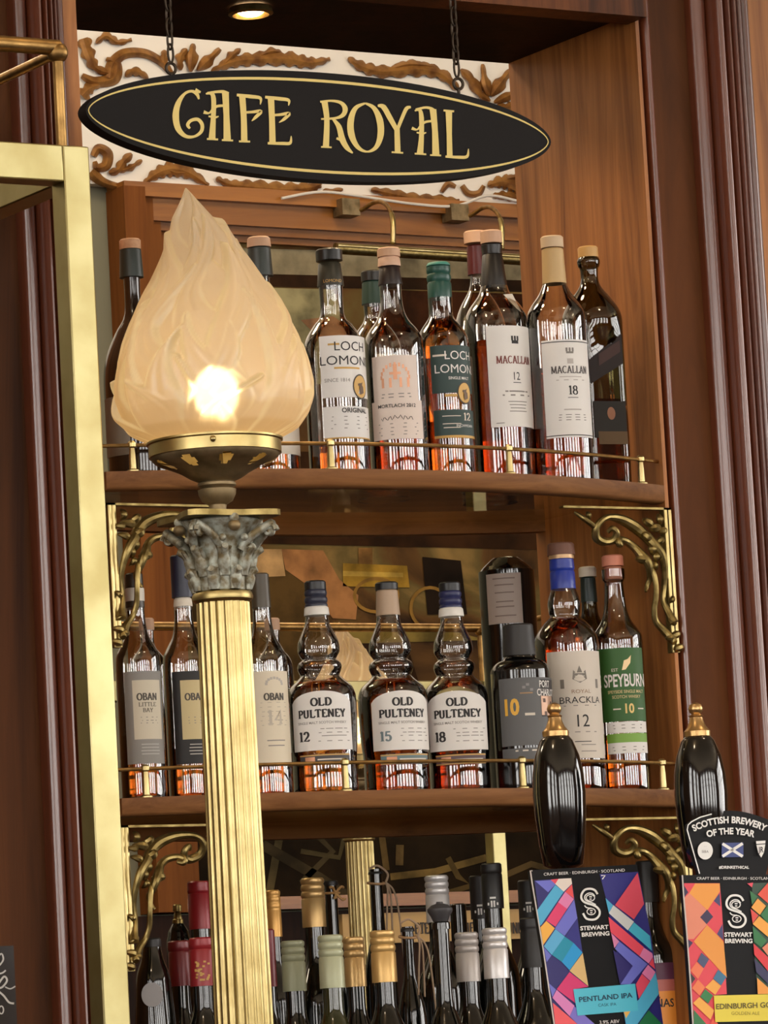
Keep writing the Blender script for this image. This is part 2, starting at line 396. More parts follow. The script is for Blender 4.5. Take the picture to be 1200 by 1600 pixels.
# ------------------------------------------------------------------ far wall: frieze, framed tile picture, picture light
def fw(px, py, off=0.0): return at(px, py, YF - off)
def leaf_strip(mb, pts, wid, lobes, m, off, thick=.02, half=True):
    """a gilded acanthus leaf: lobed outline, raised midrib; pts and wid in photo pixels on the far wall"""
    P = smooth_path([(p[0], p[1], 0) for p in pts], 8); n = len(P); ws = lerp_list(wid, n)
    V, Fc = [], []
    for i, p in enumerate(P):
        t = i / (n - 1); tt = (P[min(i + 1, n - 1)] - P[max(i - 1, 0)]).normalized()
        nx, ny = -tt.y, tt.x
        lob = 0.5 + 0.5 * abs(math.sin(PI * lobes * 1.5 * t)) if lobes else 1
        for j, (k, h) in enumerate(((-1, 0.15), (-.55, .7), (0, 1), (.55, .7), (1, .15))):
            w = ws[i] * (lob if abs(k) > .7 else 1) * k
            V.append(fw(p.x + nx * w, p.y + ny * w, off + thick * h * min(1, ws[i] / 6)))
    for i in range(n - 1):
        for j in range(4): Fc.append((i * 5 + j, (i + 1) * 5 + j, (i + 1) * 5 + j + 1, i * 5 + j + 1))
    mb.add(V, Fc, m)
def pcol(c): return pm('picture_paint', rgb(*c), .85, spec=.08, noise=(11, rgb(*[k * .62 for k in c]), .85))
def far_wall():
    # white plaster band
    a, b = fw(60, 40), fw(60, 296); zt, zb = 5.38, fw(480, 312).z
    fr = MB(); fr.box((-8.9, YF - .04, zb), (8.9, YF - .002, zt), M['plaster'])
    root = tag(fr.build('plaster_frieze'), 'white plaster frieze with gilded scrolling leaves above the framed picture', 'frieze')
    orn = [
     # (points, widths, lobes)
     ([(128, 118), (150, 128), (178, 122), (182, 100), (166, 92)], [4, 8, 10, 7, 3], 0),
     ([(130, 60), (138, 84), (150, 106), (176, 116)], [12, 12, 8, 4], 3),
     ([(172, 122), (176, 100), (195, 84), (228, 84), (256, 100), (270, 118)], [10, 9, 8, 7, 6, 3], 0),
     ([(150, 68), (166, 56), (184, 66), (206, 62)], [3, 8, 6, 3], 3),
     ([(196, 120), (206, 112), (220, 114), (232, 124)], [3, 8, 7, 2], 2),
     ([(128, 150), (140, 138), (158, 132)], [14, 10, 3], 2),
     ([(262, 112), (256, 92), (258, 78)], [3, 9, 3], 2), ([(282, 110), (282, 90), (292, 76)], [3, 9, 3], 2),
     ([(298, 112), (300, 86), (302, 68)], [4, 12, 2], 1), ([(308, 110), (326, 94), (344, 76)], [4, 11, 3], 1),
     ([(330, 112), (360, 98), (400, 92), (450, 92), (486, 98), (516, 92)], [3, 10, 12, 13, 10, 3], 7),
     ([(346, 104), (362, 88), (376, 76)], [3, 9, 2], 2), ([(400, 90), (424, 80), (440, 82)], [3, 7, 2], 2),
     ([(544, 90), (566, 104), (600, 112), (650, 108), (690, 116), (716, 140)], [3, 10, 11, 13, 10, 5], 6),
     ([(610, 108), (640, 100), (680, 104)], [3, 8, 3], 3),
     ([(720, 108), (736, 124), (750, 146), (766, 158)], [3, 10, 8, 3], 2),
     ([(764, 150), (758, 128), (754, 100)], [4, 10, 2], 1), ([(768, 150), (782, 130), (798, 110)], [4, 12, 4], 1),
     ([(772, 160), (794, 150), (816, 138)], [4, 8, 3], 1), ([(776, 166), (798, 166), (810, 150)], [4, 9, 5], 2),
     ([(700, 150), (720, 156), (750, 166), (776, 176)], [4, 6, 7, 4], 3),
     # lower band
     ([(146, 244), (154, 232), (168, 240), (166, 258), (152, 262), (148, 252)], [5, 7, 8, 8, 6, 3], 0),
     ([(142, 268), (160, 284), (190, 292), (224, 288)], [10, 7, 5, 4], 0),
     ([(170, 270), (184, 266), (194, 252), (206, 240)], [4, 8, 9, 4], 2), ([(186, 268), (204, 262), (222, 250)], [3, 6, 3], 2),
     ([(224, 288), (244, 272), (268, 264), (296, 270), (326, 290)], [3, 10, 14, 11, 3], 5),
     ([(258, 262), (276, 270), (300, 268)], [3, 8, 3], 3),
     ([(338, 278), (360, 288), (400, 292), (450, 296), (490, 292), (502, 286)], [4, 8, 12, 12, 9, 3], 7),
     ([(494, 306), (510, 300), (536, 296)], [4, 6, 3], 2),
     ([(580, 296), (610, 302), (650, 310), (690, 312), (718, 314)], [4, 8, 9, 8, 3], 5),
     ([(690, 300), (700, 288), (712, 292)], [3, 5, 3], 0), ([(722, 290), (732, 302), (748, 302), (756, 290)], [4, 5, 5, 3], 0),
     ([(762, 290), (784, 284), (806, 290), (826, 306)], [4, 12, 14, 6], 4), ([(770, 306), (794, 306), (826, 316)], [4, 9, 5], 3),
     ([(790, 280), (812, 276), (826, 284)], [4, 8, 5], 2),
    ]
    for pts, wid, lob in orn:
        m = MB(); leaf_strip(m, pts, [w * 1.05 for w in wid], lob, M['gilt'], .041, .022)
        m.build('acanthus_leaf', root)
    # frame of the tile picture
    pz0, pz1 = fw(480, 1422).z, fw(480, 312).z
    xl0, xl1 = fw(167, 350).x, fw(250, 350).x
    fr = thing('framed_picture', 'large brown picture in a wide varnished wooden frame on the far wall', 'picture', (xl0, YF - .05, pz0))
    rail = pz1 - fw(480, 388).z
    m = MB()
    for (a, b, d) in ((0, .28, .10), (.28, .72, .075), (.72, .88, .055), (.88, 1.0, .035)):
        m.box((xl0 + .003 + a * .002, YF - d, pz1 - rail * b), (6, YF - .002, pz1 - rail * a), M['oak_frame'])
    m.build('top_rail', fr)
    m = MB(); w = xl1 - xl0
    for (a, b, d) in ((0, .4, .10), (.4, .62, .075), (.62, .8, .06), (.8, 1.0, .035)):
        m.box((xl0 + w * a, YF - d - .002, pz0), (xl0 + w * b, YF - .002, pz1 - rail * .1), M['oak_frame_v'])
    m.build('left_stile', fr)
    m = MB(); m.box((xl0 + .006, YF - .07, pz0 + .001), (6, YF - .002, fw(480, 1402).z), M['oak_frame']); m.build('bottom_rail', fr)
    m = MB(); m.box((-8.9, YF - .03, 0), (8.9, YF - .002, pz0 - .005), M['mahog_dark']); tag(m.build('wall_dado'), kind='structure')
    # caption board under it
    zc1, zc0 = fw(600, 1428).z, fw(600, 1475).z
    m = MB(); m.box((fw(520, 1440).x, YF - .05, zc0), (6, YF - .002, zc1), col(196, 160, 104, .6))
    for (s, px) in (('ETEHEN', 672), ('THEIR', 735), ('UNIT', 806)):
        V, Fc, wd = serif(s, .24, .12)
        h = 17 * mpp(fw(px, 1450)); c = fw(px, 1450, .052)
        m.add([(c.x + u * h * .72, c.y - .0004 * k_, c.z + v * h) for u, v, k_ in V], Fc, col(40, 26, 16))
    m.build('caption_board', fr)
    # the tile picture: a plain stand-in of brown and olive patches
    mt, N, L = newmat('tile_picture'); b = N['Principled BSDF']; b.inputs['Roughness'].default_value = .8; b.inputs['Specular IOR Level'].default_value = .15
    tc = N.new('ShaderNodeTexCoord'); nz = N.new('ShaderNodeTexNoise'); nz.inputs['Scale'].default_value = 3.2; nz.inputs['Detail'].default_value = 7; nz.inputs['Distortion'].default_value = 1.2
    L.new(tc.outputs['Object'], nz.inputs['Vector']); rp = N.new('ShaderNodeValToRGB'); e = rp.color_ramp.elements
    e[0].position = .36; e[0].color = rgb(44, 28, 14); e[1].position = .7; e[1].color = rgb(146, 116, 66)
    e2 = e.new(.5); e2.color = rgb(92, 64, 32); e3 = e.new(.58); e3.color = rgb(98, 82, 44)
    L.new(nz.outputs['Fac'], rp.inputs['Fac']); L.new(rp.outputs['Color'], b.inputs['Base Color'])
    m = MB(); m.box((xl1 - .05, YF - .012, pz0), (6, YF - .001, pz1), mt)
    def patch(P, c, k):
        m.poly([fw(x, y, .013 + .0006 * k) for x, y in P][::-1], pcol(c))
    patch([(250, 384), (900, 402), (900, 440), (250, 424)], (150, 138, 110), 1)
    patch([(250, 424), (900, 440), (900, 458), (250, 444)], (52, 34, 20), 2)
    patch([(250, 446), (520, 452), (560, 560), (500, 600), (250, 640)], (158, 148, 108), 2)
    patch([(586, 452), (900, 462), (900, 720), (600, 720), (572, 600)], (66, 36, 18), 3)
    patch([(250, 700), (900, 716), (900, 860), (250, 846)], (62, 38, 20), 3)
    patch([(470, 500), (520, 494), (560, 520), (500, 530)], (176, 130, 92), 4)
    patch([(300, 860), (450, 860), (520, 1010), (470, 1240), (300, 1240)], (88, 66, 34), 1)
    patch([(400, 858), (440, 858), (446, 900), (400, 902)], (196, 156, 104), 3)
    patch([(440, 858), (505, 860), (530, 905), (560, 930), (556, 968), (520, 966), (480, 914), (446, 890)], (170, 118, 72), 4)
    patch([(536, 880), (636, 884), (640, 918), (536, 916)], (176, 136, 50), 4)
    patch([(536, 892), (630, 895), (630, 902), (536, 900)], (206, 168, 76), 5)
    patch([(560, 856), (582, 856), (582, 882), (560, 882)], (150, 108, 58), 3)
    patch([(520, 972), (700, 984), (760, 1000), (540, 1006)], (132, 112, 56), 3)
    patch([(470, 1040), (640, 1020), (690, 1180), (480, 1190)], (48, 30, 16), 2)
    patch([(660, 870), (720, 876), (730, 960), (668, 960)], (36, 26, 18), 4)
    patch([(300, 1300), (900, 1300), (900, 1404), (300, 1404)], (38, 28, 16), 2)
    def stick(P, w, c, k):
        V, Fc = strip(P, lambda a, b, t: w); m.add([fw(x, y, .013 + .0006 * k) for x, y in V], Fc, pcol(c))
    for cx, cy, rx, ry in ((588, 930, 34, 26), (672, 950, 30, 32)): stick(arc(cx, cy, rx, ry, 0, 360, 24), 5, (150, 112, 52), 6)
    stick([(410, 1320), (500, 1372), (545, 1402)], 16, (64, 54, 36), 5); stick([(470, 1330), (530, 1340), (540, 1300)], 8, (78, 68, 44), 6)
    stick([(610, 1370), (680, 1362), (760, 1340)], 11, (122, 100, 56), 5); stick([(700, 1340), (716, 1370), (736, 1384), (690, 1398)], 9, (86, 70, 40), 6)
    stick([(596, 1300), (604, 1360)], 10, (100, 80, 46), 5); stick([(625, 1320), (624, 1352)], 12, (112, 90, 54), 6)
    stick([(440, 1290), (420, 1400)], 12, (92, 80, 52), 4); stick([(480, 1290), (520, 1330), (470, 1380)], 10, (70, 60, 40), 5)
    stick([(760, 1380), (830, 1350), (900, 1370)], 10, (88, 72, 44), 5)
    m.build('tile_picture', fr)
    # brass picture light on two arms
    z = fw(680, 396).z; pl = thing('picture_light', 'long brass picture light on two curved arms over the tile picture', 'picture light', fw(680, 396, .3))
    a, b = fw(524, 388, .30), fw(850, 408, .30); r = 9 * mpp(a)
    m = MB(); m.sweep([a, b], r, M['brass_dim'], 20); m.build('tube_shade', pl)
    m = MB(); m.sweep([a + Vector((0, -.01, .4 * r)), b + Vector((0, -.01, .4 * r))], r * .45, M['brass'], 12); m.build('rim', pl)
    for px in (615, 785):
        dx = px - 615
        Pth = [fw(545 + dx, 330 + dx * .05, .11), fw(565 + dx, 328 + dx * .05, .13), fw(583 + dx, 317 + dx * .05, .17), fw(597 + dx, 316 + dx * .05, .22), fw(608 + dx, 326 + dx * .05, .27), fw(614 + dx, 345 + dx * .05, .3), fw(614 + dx, 378 + dx * .05, .3)]
        m = MB(); P = smooth_path(Pth, 6); m.sweep(P, 3.6 * mpp(a), M['brass_rod'], 10); m.sweep(P[-10:], 4.3 * mpp(a), M['brass'], 12)
        m.ball(P[-1], .008, M['brass'])
        m.build('arm', pl)
        m = MB(); c = fw(540 + dx, 326 + dx * .05, .1); s = mpp(c)
        m.box((c.x - 16 * s, c.y - .03, c.z - 13 * s), (c.x + 16 * s, c.y + .02, c.z + 13 * s), M['bronze']); m.build('clamp', pl)
    P = smooth_path([fw(440, 310, .115), fw(500, 300, .115), fw(560, 306, .13), (fw(640, 318, .12)), fw(710, 322, .12), fw(760, 306, .12), fw(800, 312, .12), fw(830, 322, .12)], 6)
    m = MB(); m.sweep(P, 2.4 * mpp(a), col(214, 206, 196), 8)
    tag(m.build('electric_cable'), 'thin white cable drooping along the top of the picture frame', 'cable')
far_wall()

# ------------------------------------------------------------------ gantry behind the bar
GD = 0.34                                        # depth of the gantry
def gx(px, py, y=0.0): return at(px, py, y).x
XR = gx(1024, 540); XL = gx(166, 745)            # inner faces of the two end posts (front plane)
ZU = at(600, 745, 0).z                           # upper shelf top (end level)
ZU = (at(175, 738, 0).z + at(1015, 757, 0).z) / 2
ZL = (at(193, 1247, 0).z + at(1040, 1235, 0).z) / 2
ZS = (at(830, 8, 0).z + at(815, 100, GD).z) / 2  # soffit
BACKBAR = 1.14
def gantry():
    root = thing('bar_gantry', 'dark mahogany bar back with panelled posts around the bottle shelves', 'bar back', (XL, 0, 0))
    m = MB(); m.box((XR, 0.0, BACKBAR), (XR + .006, GD, ZS + .5), M['mahog_warm']); m.build('side_panel', root)
    m = MB()
    s = mpp(at(1024, 600, 0)); k = s / math.cos(math.radians(31)) 
    m.box((XR + .006, .012, BACKBAR), (XR + .014, GD, ZS + .5), M['mahog_dark']); m.build('groove', root)
    m = MB()
    P = [(XR + .021 + .007 * math.cos(a), .012 + .014 * math.sin(a)) for a in [PI + PI * i / 8 for i in range(9)]]
    m.extrude([(x, y, BACKBAR) for x, y in P] , (0, 0, ZS + .5 - BACKBAR), M['mahog_red']); m.build('bead_moulding', root)
    m = MB(); m.box((XR + .028, .014, BACKBAR), (XR + .11, GD, ZS + .5), M['veneer']); m.build('post_panel', root)
    def reeds(x0, w, y0, mat, name):
        """a post with a large round and three narrow reeds, cut from one plank"""
        m = MB(); prof = [(x0, y0 + .1)]
        def rnd(xa, xb, d, n=9):
            c, r = (xa + xb) / 2, (xb - xa) / 2
            for i in range(n + 1):
                a = PI - PI * i / n; prof.append((c + r * math.cos(a), y0 - d * math.sin(a)))
        rnd(x0, x0 + w * .26, .010); rnd(x0 + w * .26, x0 + w * .46, .030); rnd(x0 + w * .46, x0 + w * .58, .026)
        rnd(x0 + w * .58, x0 + w * .70, .024); rnd(x0 + w * .70, x0 + w * .82, .018); rnd(x0 + w * .82, x0 + w, .010)
        prof.append((x0 + w, y0 + .1))
        m.extrude([(x, y, BACKBAR) for x, y in prof], (0, 0, ZS + .5 - BACKBAR), mat)
        return m.build(name, root, ang=50)
    reeds(XR + .098, .105, .004, M['mahog_red'], 'reeded_pilaster')
    m = MB(); m.box((XR + .203, .03, BACKBAR), (XR + .5, GD, ZS + .5), M['mahog_warm']); m.build('outer_panel', root)
    # left end
    XLo = XL - .012
    m = MB(); m.box((XLo - .022, 0.0, BACKBAR), (XLo, GD, ZS + .5), M['mahog_warm']); m.build('side_panel', root)
    m = reeds(XLo - .022 - .075, .075, .0, M['mahog_red'], 'reeded_pilaster')
    m = MB(); m.box((XLo - .24, .016, BACKBAR), (XLo - .097, GD, ZS + .5), M['veneer']); m.build('post_panel', root)
    m = MB(); m.box((XLo - .6, .03, BACKBAR), (XLo - .24, GD, ZS + .5), M['mahog']); m.build('outer_panel', root)
    # canopy over the shelves
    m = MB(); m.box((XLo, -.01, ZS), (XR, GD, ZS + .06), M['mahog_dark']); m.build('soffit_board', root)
    m = MB(); m.box((XLo, -.03, ZS - .012), (XR, .02, ZS + .4), M['mahog']); m.build('fascia', root)
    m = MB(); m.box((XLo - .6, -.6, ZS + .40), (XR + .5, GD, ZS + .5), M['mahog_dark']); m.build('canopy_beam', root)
    m = MB(); m.box((XLo - .7, -.22, .98), (XR + .6, GD + .14, BACKBAR), M['mahog']); m.build('worktop', root)
    m = MB(); m.box((XLo - .65, -.05, 0), (XR + .55, GD + .05, .98), M['mahog']); m.build('cupboard_base', root)
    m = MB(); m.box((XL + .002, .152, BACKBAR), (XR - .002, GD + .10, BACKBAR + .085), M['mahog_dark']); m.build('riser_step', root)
    # downlight in the canopy
    c = at(392, -3, .1); z = ZS - .012
    c = on_shelf(392, z, .14)
    d = thing('downlight', 'small warm recessed downlight in the canopy above the sign', 'downlight', (c.x, c.y, ZS))
    m = MB(); m.lathe([(.030, ZS - .001), (.032, ZS - .010), (.026, ZS - .012), (.024, ZS - .003)], M['brass_dim'], 32, (c.x, c.y), cap0=False, cap1=False); m.build('trim_ring', d)
    m = MB(); m.ball((c.x, c.y, ZS - .004), .02, M['downlight'], 10, (1, 1, .5)); m.build('lens', d)
    for px in (300, 520, 700):
        q = on_shelf(px, ZS, .12); lamp('downlight_glow', 'SPOT', (q.x, .12, ZS - .03), DOWNLIGHT_W, (1, .72, .42), .03)
    for k, (px, py) in enumerate(((816, 52), (824, 84))):
        q = at(px, py, GD - .03); h = MB(); h.ball(q, .011, M['iron'], 10); h.sweep([q, (XR, q.y, q.z)], .005, M['iron'])
        tag(h.build('catch_knob'), ('upper' if k == 0 else 'lower') + ' of two small dark metal knobs on the post above the frieze', 'knob')
gantry()

def bow_y(x, front=True, amp=.085):
    t = (x - XL) / (XR - XL); return -amp * (1 - (2 * t - 1) ** 2) if front else GD + amp * (1 - (2 * t - 1) ** 2)
def shelf(name, label, Z, lip_px, rail_px, posts, rear_px):
    root = thing(name, label, 'shelf', ((XL + XR) / 2, 0, Z), 'curved bottle shelves')
    n = 40; xs = [XL + (XR - XL) * i / n for i in range(n + 1)]
    s = mpp(at(600, 1000, 0))
    def lip(front, h, mat, nm):
        m = MB(); V, Fc = [], []
        sec = [(0, 0), (0.0, -h * .84), (.004, -h), (.026, -h), (.026, 0)]
        for x in xs:
            y = bow_y(x, front); sg = 1 if front else -1
            for (a, b) in sec: V.append((x, y + a * sg, Z + b))
        k = len(sec)
        for i in range(n):
            for j in range(k):
                q = (i * k + j, (i + 1) * k + j, (i + 1) * k + (j + 1) % k, i * k + (j + 1) % k); Fc.append(q if not front else q[::-1])
        Fc += [tuple(range(k)), tuple(range(n * k, (n + 1) * k))[::-1]]
        m.add(V, Fc, mat); m.build(nm, root, ang=50)
    lip(True, lip_px * s, M['lip'], 'front_lip'); lip(False, rear_px * s, M['lip'], 'rear_lip')
    # glass between the two lips
    m = MB(); V, Fc = [], []
    for x in xs:
        for yy in (bow_y(x) + .026, bow_y(x, False) - .026):
            V += [(x, yy, Z), (x, yy, Z - .008)]
    for i in range(n):
        a, b = i * 4, (i + 1) * 4
        Fc += [(a, b, b + 2, a + 2), (a + 1, a + 3, b + 3, b + 1)]
    m.add(V, Fc, M['pane']); m.build('glass_pane', root)
    # brass gallery rail
    hr = rail_px * s
    m = MB(); m.sweep([(x, bow_y(x) + .012, Z + hr) for x in xs], .0026, M['brass_rod'], 10)
    g = m.build('gallery_rail', root)
    for (px, py) in posts:
        q = at(px, py, -.04); x = q.x
        for _ in range(4): q = at(px, py, bow_y(q.x) + .012); x = q.x
        y = bow_y(x) + .012; m = MB()
        m.lathe([(.0085, Z), (.0085, Z + .002), (.005, Z + .004), (.0045, Z + hr * .6), (.0036, Z + hr - .004), (.006, Z + hr - .002), (.0062, Z + hr + .003), (.003, Z + hr + .006)], M['brass'], 16, (x, y))
        m.build('rail_post', g)
    return root
shelf('bottle_shelf', 'upper curved wooden shelf with a low brass gallery rail', ZU, 28, 41, ((208, 737), (518, 732), (797, 739), (1003, 757)), 28)
shelf('bottle_shelf', 'lower curved wooden shelf with a low brass gallery rail', ZL, 27, 44, ((229, 1246), (541, 1237), (818, 1236), (1037, 1236)), 36)

# ------------------------------------------------------------------ scrolled brass brackets
def bracket(label, px, py, sg):
    c = at(px, py, .004); s = mpp(c) * .1833; kx = s / math.cos(math.radians(31)) * 1.0
    root = thing('shelf_bracket', label, 'bracket', (c.x, .004, c.z), 'scrolled brass shelf brackets')
    def q(u, v, d=0): return Vector((c.x - sg * (1000 - u) * kx, c.y + d, c.z - (v - 110) * s - (u - 1000) * s * 0.0))
    m = MB()
    a, b = q(60, 112), q(1000, 128)
    m.box((min(a.x, b.x), .0, c.z - .003), (max(a.x, b.x), .012, c.z), M['brass_dim'])
    m.build('top_bar', root)
    m = MB(); x0, x1 = q(935, 0).x, q(1000, 0).x; zb = q(0, 1350).z
    m.box((min(x0, x1), .0, zb), (max(x0, x1), .012, c.z), M['brass_dim'])
    for u in (950, 985): m.sweep([q(u, 130, -.002), q(u, 1340, -.002)], .0032, M['brass'], 8)
    m.build('upright_bar', root)
    def tube(P, R, nm, wob=0):
        pts = smooth_path([q(u, v, -.004 - .006 * math.sin(i * 1.1)) for i, (u, v) in enumerate(P)], 6)
        m.sweep(pts, [r * s * 1.15 for r in lerp_list(R, len(pts))], M['brass_dim'], 10)
    m = MB()
    tube([(430, 330), (455, 300), (490, 340), (480, 395), (420, 410), (345, 375), (325, 300), (365, 235), (440, 205), (560, 215), (680, 270), (760, 350), (810, 430), (870, 520), (905, 650), (910, 780), (900, 900), (925, 1010), (945, 1100)],
         [14, 20, 26, 30, 34, 34, 30, 24, 24, 36, 44, 40, 40, 34, 24, 22, 22, 28, 36], 'scroll')
    m.build('long_scroll', root)
    m = MB()
    tube([(545, 430), (510, 440), (500, 410), (540, 390), (610, 405), (670, 455), (710, 530), (745, 590), (765, 660), (785, 720), (765, 780), (740, 830)], [16, 26, 26, 26, 28, 30, 38, 34, 26, 24, 18, 10], 's')
    tube([(760, 600), (795, 700), (805, 850), (800, 980), (825, 1080), (885, 1160), (930, 1240), (940, 1270)], [24, 22, 20, 22, 24, 30, 34, 22], 's')
    tube([(150, 165), (200, 215), (270, 265), (335, 300)], [10, 20, 20, 22], 's')
    m.build('short_scroll', root)
    m = MB()
    for (u, v, r) in ((780, 245, 40), (830, 290, 42), (880, 215, 34), (905, 310, 32), (755, 365, 44), (800, 470, 44), (830, 535, 38), (706, 560, 42), (870, 400, 34), (815, 610, 28), (945, 900, 26), (935, 1080, 34), (960, 1200, 36), (915, 1230, 30), (980, 1310, 36), (260, 190, 26)):
        # a small curled leaf
            an = math.atan2(v - 400, u - 800) + r; m = MB()
            L3 = [q(u + math.cos(an) * r * k + (k * k) * .25 * r, v + math.sin(an) * r * k, -.004 - .004 * (1 - k * k)) for k in (-1.3, -.7, 0, .6, 1.1)]
            m.sweep(smooth_path(L3, 4), [w_ * r * s for w_ in lerp_list([.3, .8, 1.0, .75, .25], 17)], M['brass_dim'], 8); m.build('leaf', root)
bracket('scrolled brass bracket under the right end of the upper shelf', 1046, 794, 1)
bracket('scrolled brass bracket under the upper shelf, behind the lamp capital', 166, 786, -1)
bracket('scrolled brass bracket under the lower shelf, behind the pump clips', 1074, 1276, 1)
bracket('scrolled brass bracket under the lower shelf, above the red-capped wines', 186, 1290, -1)

# ------------------------------------------------------------------ bottles
class Wrap:
    """maps (arc length, height) onto a bottle side; phi in degrees, 0 faces the bar's front"""
    def __init__(s, c, R, phi): s.c, s.R, s.phi = c, R, math.radians(phi)
    def p(s, u, v, d=0):
        a = s.phi + u / s.R; r = s.R + d
        return (s.c.x + r * math.sin(a), s.c.y - r * math.cos(a), v)
def patch(mb, w, u0, u1, v0, v1, m, d=.0005, n=None, top=None):
    n = n or max(2, int(abs(u1 - u0) / w.R / 0.12)); V, Fc = [], []
    for i in range(n + 1):
        u = u0 + (u1 - u0) * i / n
        V += [w.p(u, v0, d), w.p(u, v1 if top is None else top(u), d)]
    for i in range(n): Fc.append((2 * i, 2 * i + 2, 2 * i + 3, 2 * i + 1))
    mb.add(V, Fc, m)
def write(mb, w, word, u, v, h, m, kind='sans', sx=1.0, d=.0009, bold=0.0):
    V, Fc, wd = sans(word, bold) if kind == 'sans' else serif(word, *((.2, .09) if kind == 'serif' else (.26, .14)))
    mb.add([w.p(u + a * h * sx, v + b * h, d + .00003 * c) for a, b, c in V], Fc, m)

def bottle(name, label, cat, cx, Z, y, prof, glass, caps=(), fill=None, liq=None, marks=None, group='whisky bottles on the shelves', seg=40, sq=None, lab=None):
    """prof: (photo row, half width in px) from the top of the glass down; caps: (row0, row1, hw0, hw1, material, name)"""
    P = on_shelf(cx, Z, y); s = mpp(P); bx, by = proj(P)
    def zz(py): return max(Z + .0005, at(bx - .054 * (by - py), py, y).z)
    root = thing(name, label, cat, (P.x, y, Z), group)
    pr = [(max(.0005, hw * s), zz(py)) for py, hw in prof]
    zb = Z + .0008; R = pr[-1][0]
    pr = pr + [(R, zb + .012), (R * .97, zb + .004), (R * .9, zb)]
    pr = pr[::-1]
    # round the corners of the outline
    q = smooth_path([(r, 0, z) for r, z in pr], 4); pr2 = [(max(.0005, v.x), v.z) for v in q]
    m = MB(); m.lathe(pr2, glass, seg, (P.x, y), cap0=True, cap1=True, squash=sq); m.build('glass_body', root, ang=60)
    if fill:
        zf = zz(fill); inner = [(max(.0004, r * .93 - .0008), z + .003) for r, z in pr2 if z + .003 < zf]
        # radius at the liquid's level
        rf = inner[-1][0]
        for (r0, z0), (r1, z1) in zip(pr2, pr2[1:]):
            if z0 <= zf <= z1 and z1 > z0: rf = (r0 + (r1 - r0) * (zf - z0) / (z1 - z0)) * .93 - .0008
        inner.append((rf, zf))
        m = MB(); m.lathe(inner, liq or M['amber'], seg, (P.x, y), squash=sq); m.build('whisky', root, ang=50)
    for cp in caps:
        r0, r1, h0, h1, mt, nm = cp[:6]
        za, zb_ = zz(r1), zz(r0); m = MB(); a, b = h1 * s, h0 * s; t = min(.002, (zb_ - za) * .2)
        rib = cp[6] if len(cp) > 6 else 0
        pp = [(a, za), (a, za + t)]
        if rib:                                   # rolled rings of a screw cap: (from, to, how many)
            z0 = za + (zb_ - za) * rib[0]; z1 = za + (zb_ - za) * rib[1]
            for k in range(rib[2]):
                zk = z0 + (z1 - z0) * k / rib[2]; dz = (z1 - z0) / rib[2]; rr = a + (b - a) * (zk - za) / (zb_ - za)
                pp += [(rr, zk), (rr * .93, zk + dz * .2), (rr * 1.0, zk + dz * .45), (rr * 1.02, zk + dz * .7), (rr, zk + dz * .95)]
        pp += [(b, zb_ - t), (b - t, zb_)]
        m.lathe(pp, mt, 32, (P.x, y)); m.build(nm, root, ang=40)
    if marks: marks(root, P, s, zz)
    return root
def lines(mb, w, u0, u1, rows, h, m, d=.0009):
    for v in rows:
        du = (u1 - u0) * random.uniform(0, .12); patch(mb, w, u0 + du, u1 - du, v - h / 2, v + h / 2, m, d, 3)

CREAM = col(216, 206, 190, .6); WHITE = col(226, 222, 216, .6); INK = col(36, 32, 32, .6); GREY = col(132, 126, 120, .6)
GOLD = col(190, 150, 80, .5, .25)

# --- upper shelf
def U(label, cx, y, prof, **k): return bottle('whisky_bottle', label, 'bottle', cx, ZU, y, prof, **k)
U('dark brown whisky bottle with green capsule, left of the lit glass flame', 221, .06, [(430, 13), (490, 14), (520, 30), (556, 46), (590, 52), (650, 52)], glass=M['brown_glass'],
  caps=((374, 390, 17, 17, M['cork'], 'stopper'), (389, 434, 17, 19, col(40, 48, 42, .4), 'capsule')),
  marks=lambda r, P, s, zz: (lambda m, w: (patch(m, w, -46 * s, 10 * s, zz(716), zz(624), col(120, 112, 98)), m.build('paper_label', r)))(MB(), Wrap(P, 52.4 * s, -55)))
U('clear whisky bottle with grey-green capsule, half hidden by the glass flame', 424, .08, [(428, 14), (474, 15), (500, 26), (530, 42), (560, 47), (650, 47)], glass=M['glass'], fill=560,
  caps=((371, 387, 18, 19, M['pinkcork'], 'stopper'), (387, 432, 18, 20, col(58, 64, 60, .4), 'capsule')),
  marks=lambda r, P, s, zz: (lambda m, w: (patch(m, w, -30 * s, 44 * s, zz(716), zz(590), CREAM), m.build('paper_label', r)))(MB(), Wrap(P, 47.4 * s, 5)))
def stag(m, w, u, v, r):
    V = [w.p(u + r * .78 * math.cos(a), v + r * math.sin(a), .001) for a in [2 * PI * i / 24 for i in range(24)]]
    m.poly(V, col(52, 40, 24, .5))
    m.poly([w.p(u + r * .68 * math.cos(a), v + r * .88 * math.sin(a), .0013) for a in [2 * PI * i / 24 for i in range(24)]], GOLD)
    sh = [(-.1, -.8), (.45, -.6), (.4, 0), (.2, .15), (.35, .5), (.1, .35), (-.35, .3), (-.45, .12), (-.15, .05), (-.2, -.3)]
    m.poly([w.p(u + r * .7 * a, v + r * .8 * b, .0016) for a, b in sh], col(96, 66, 28, .5))
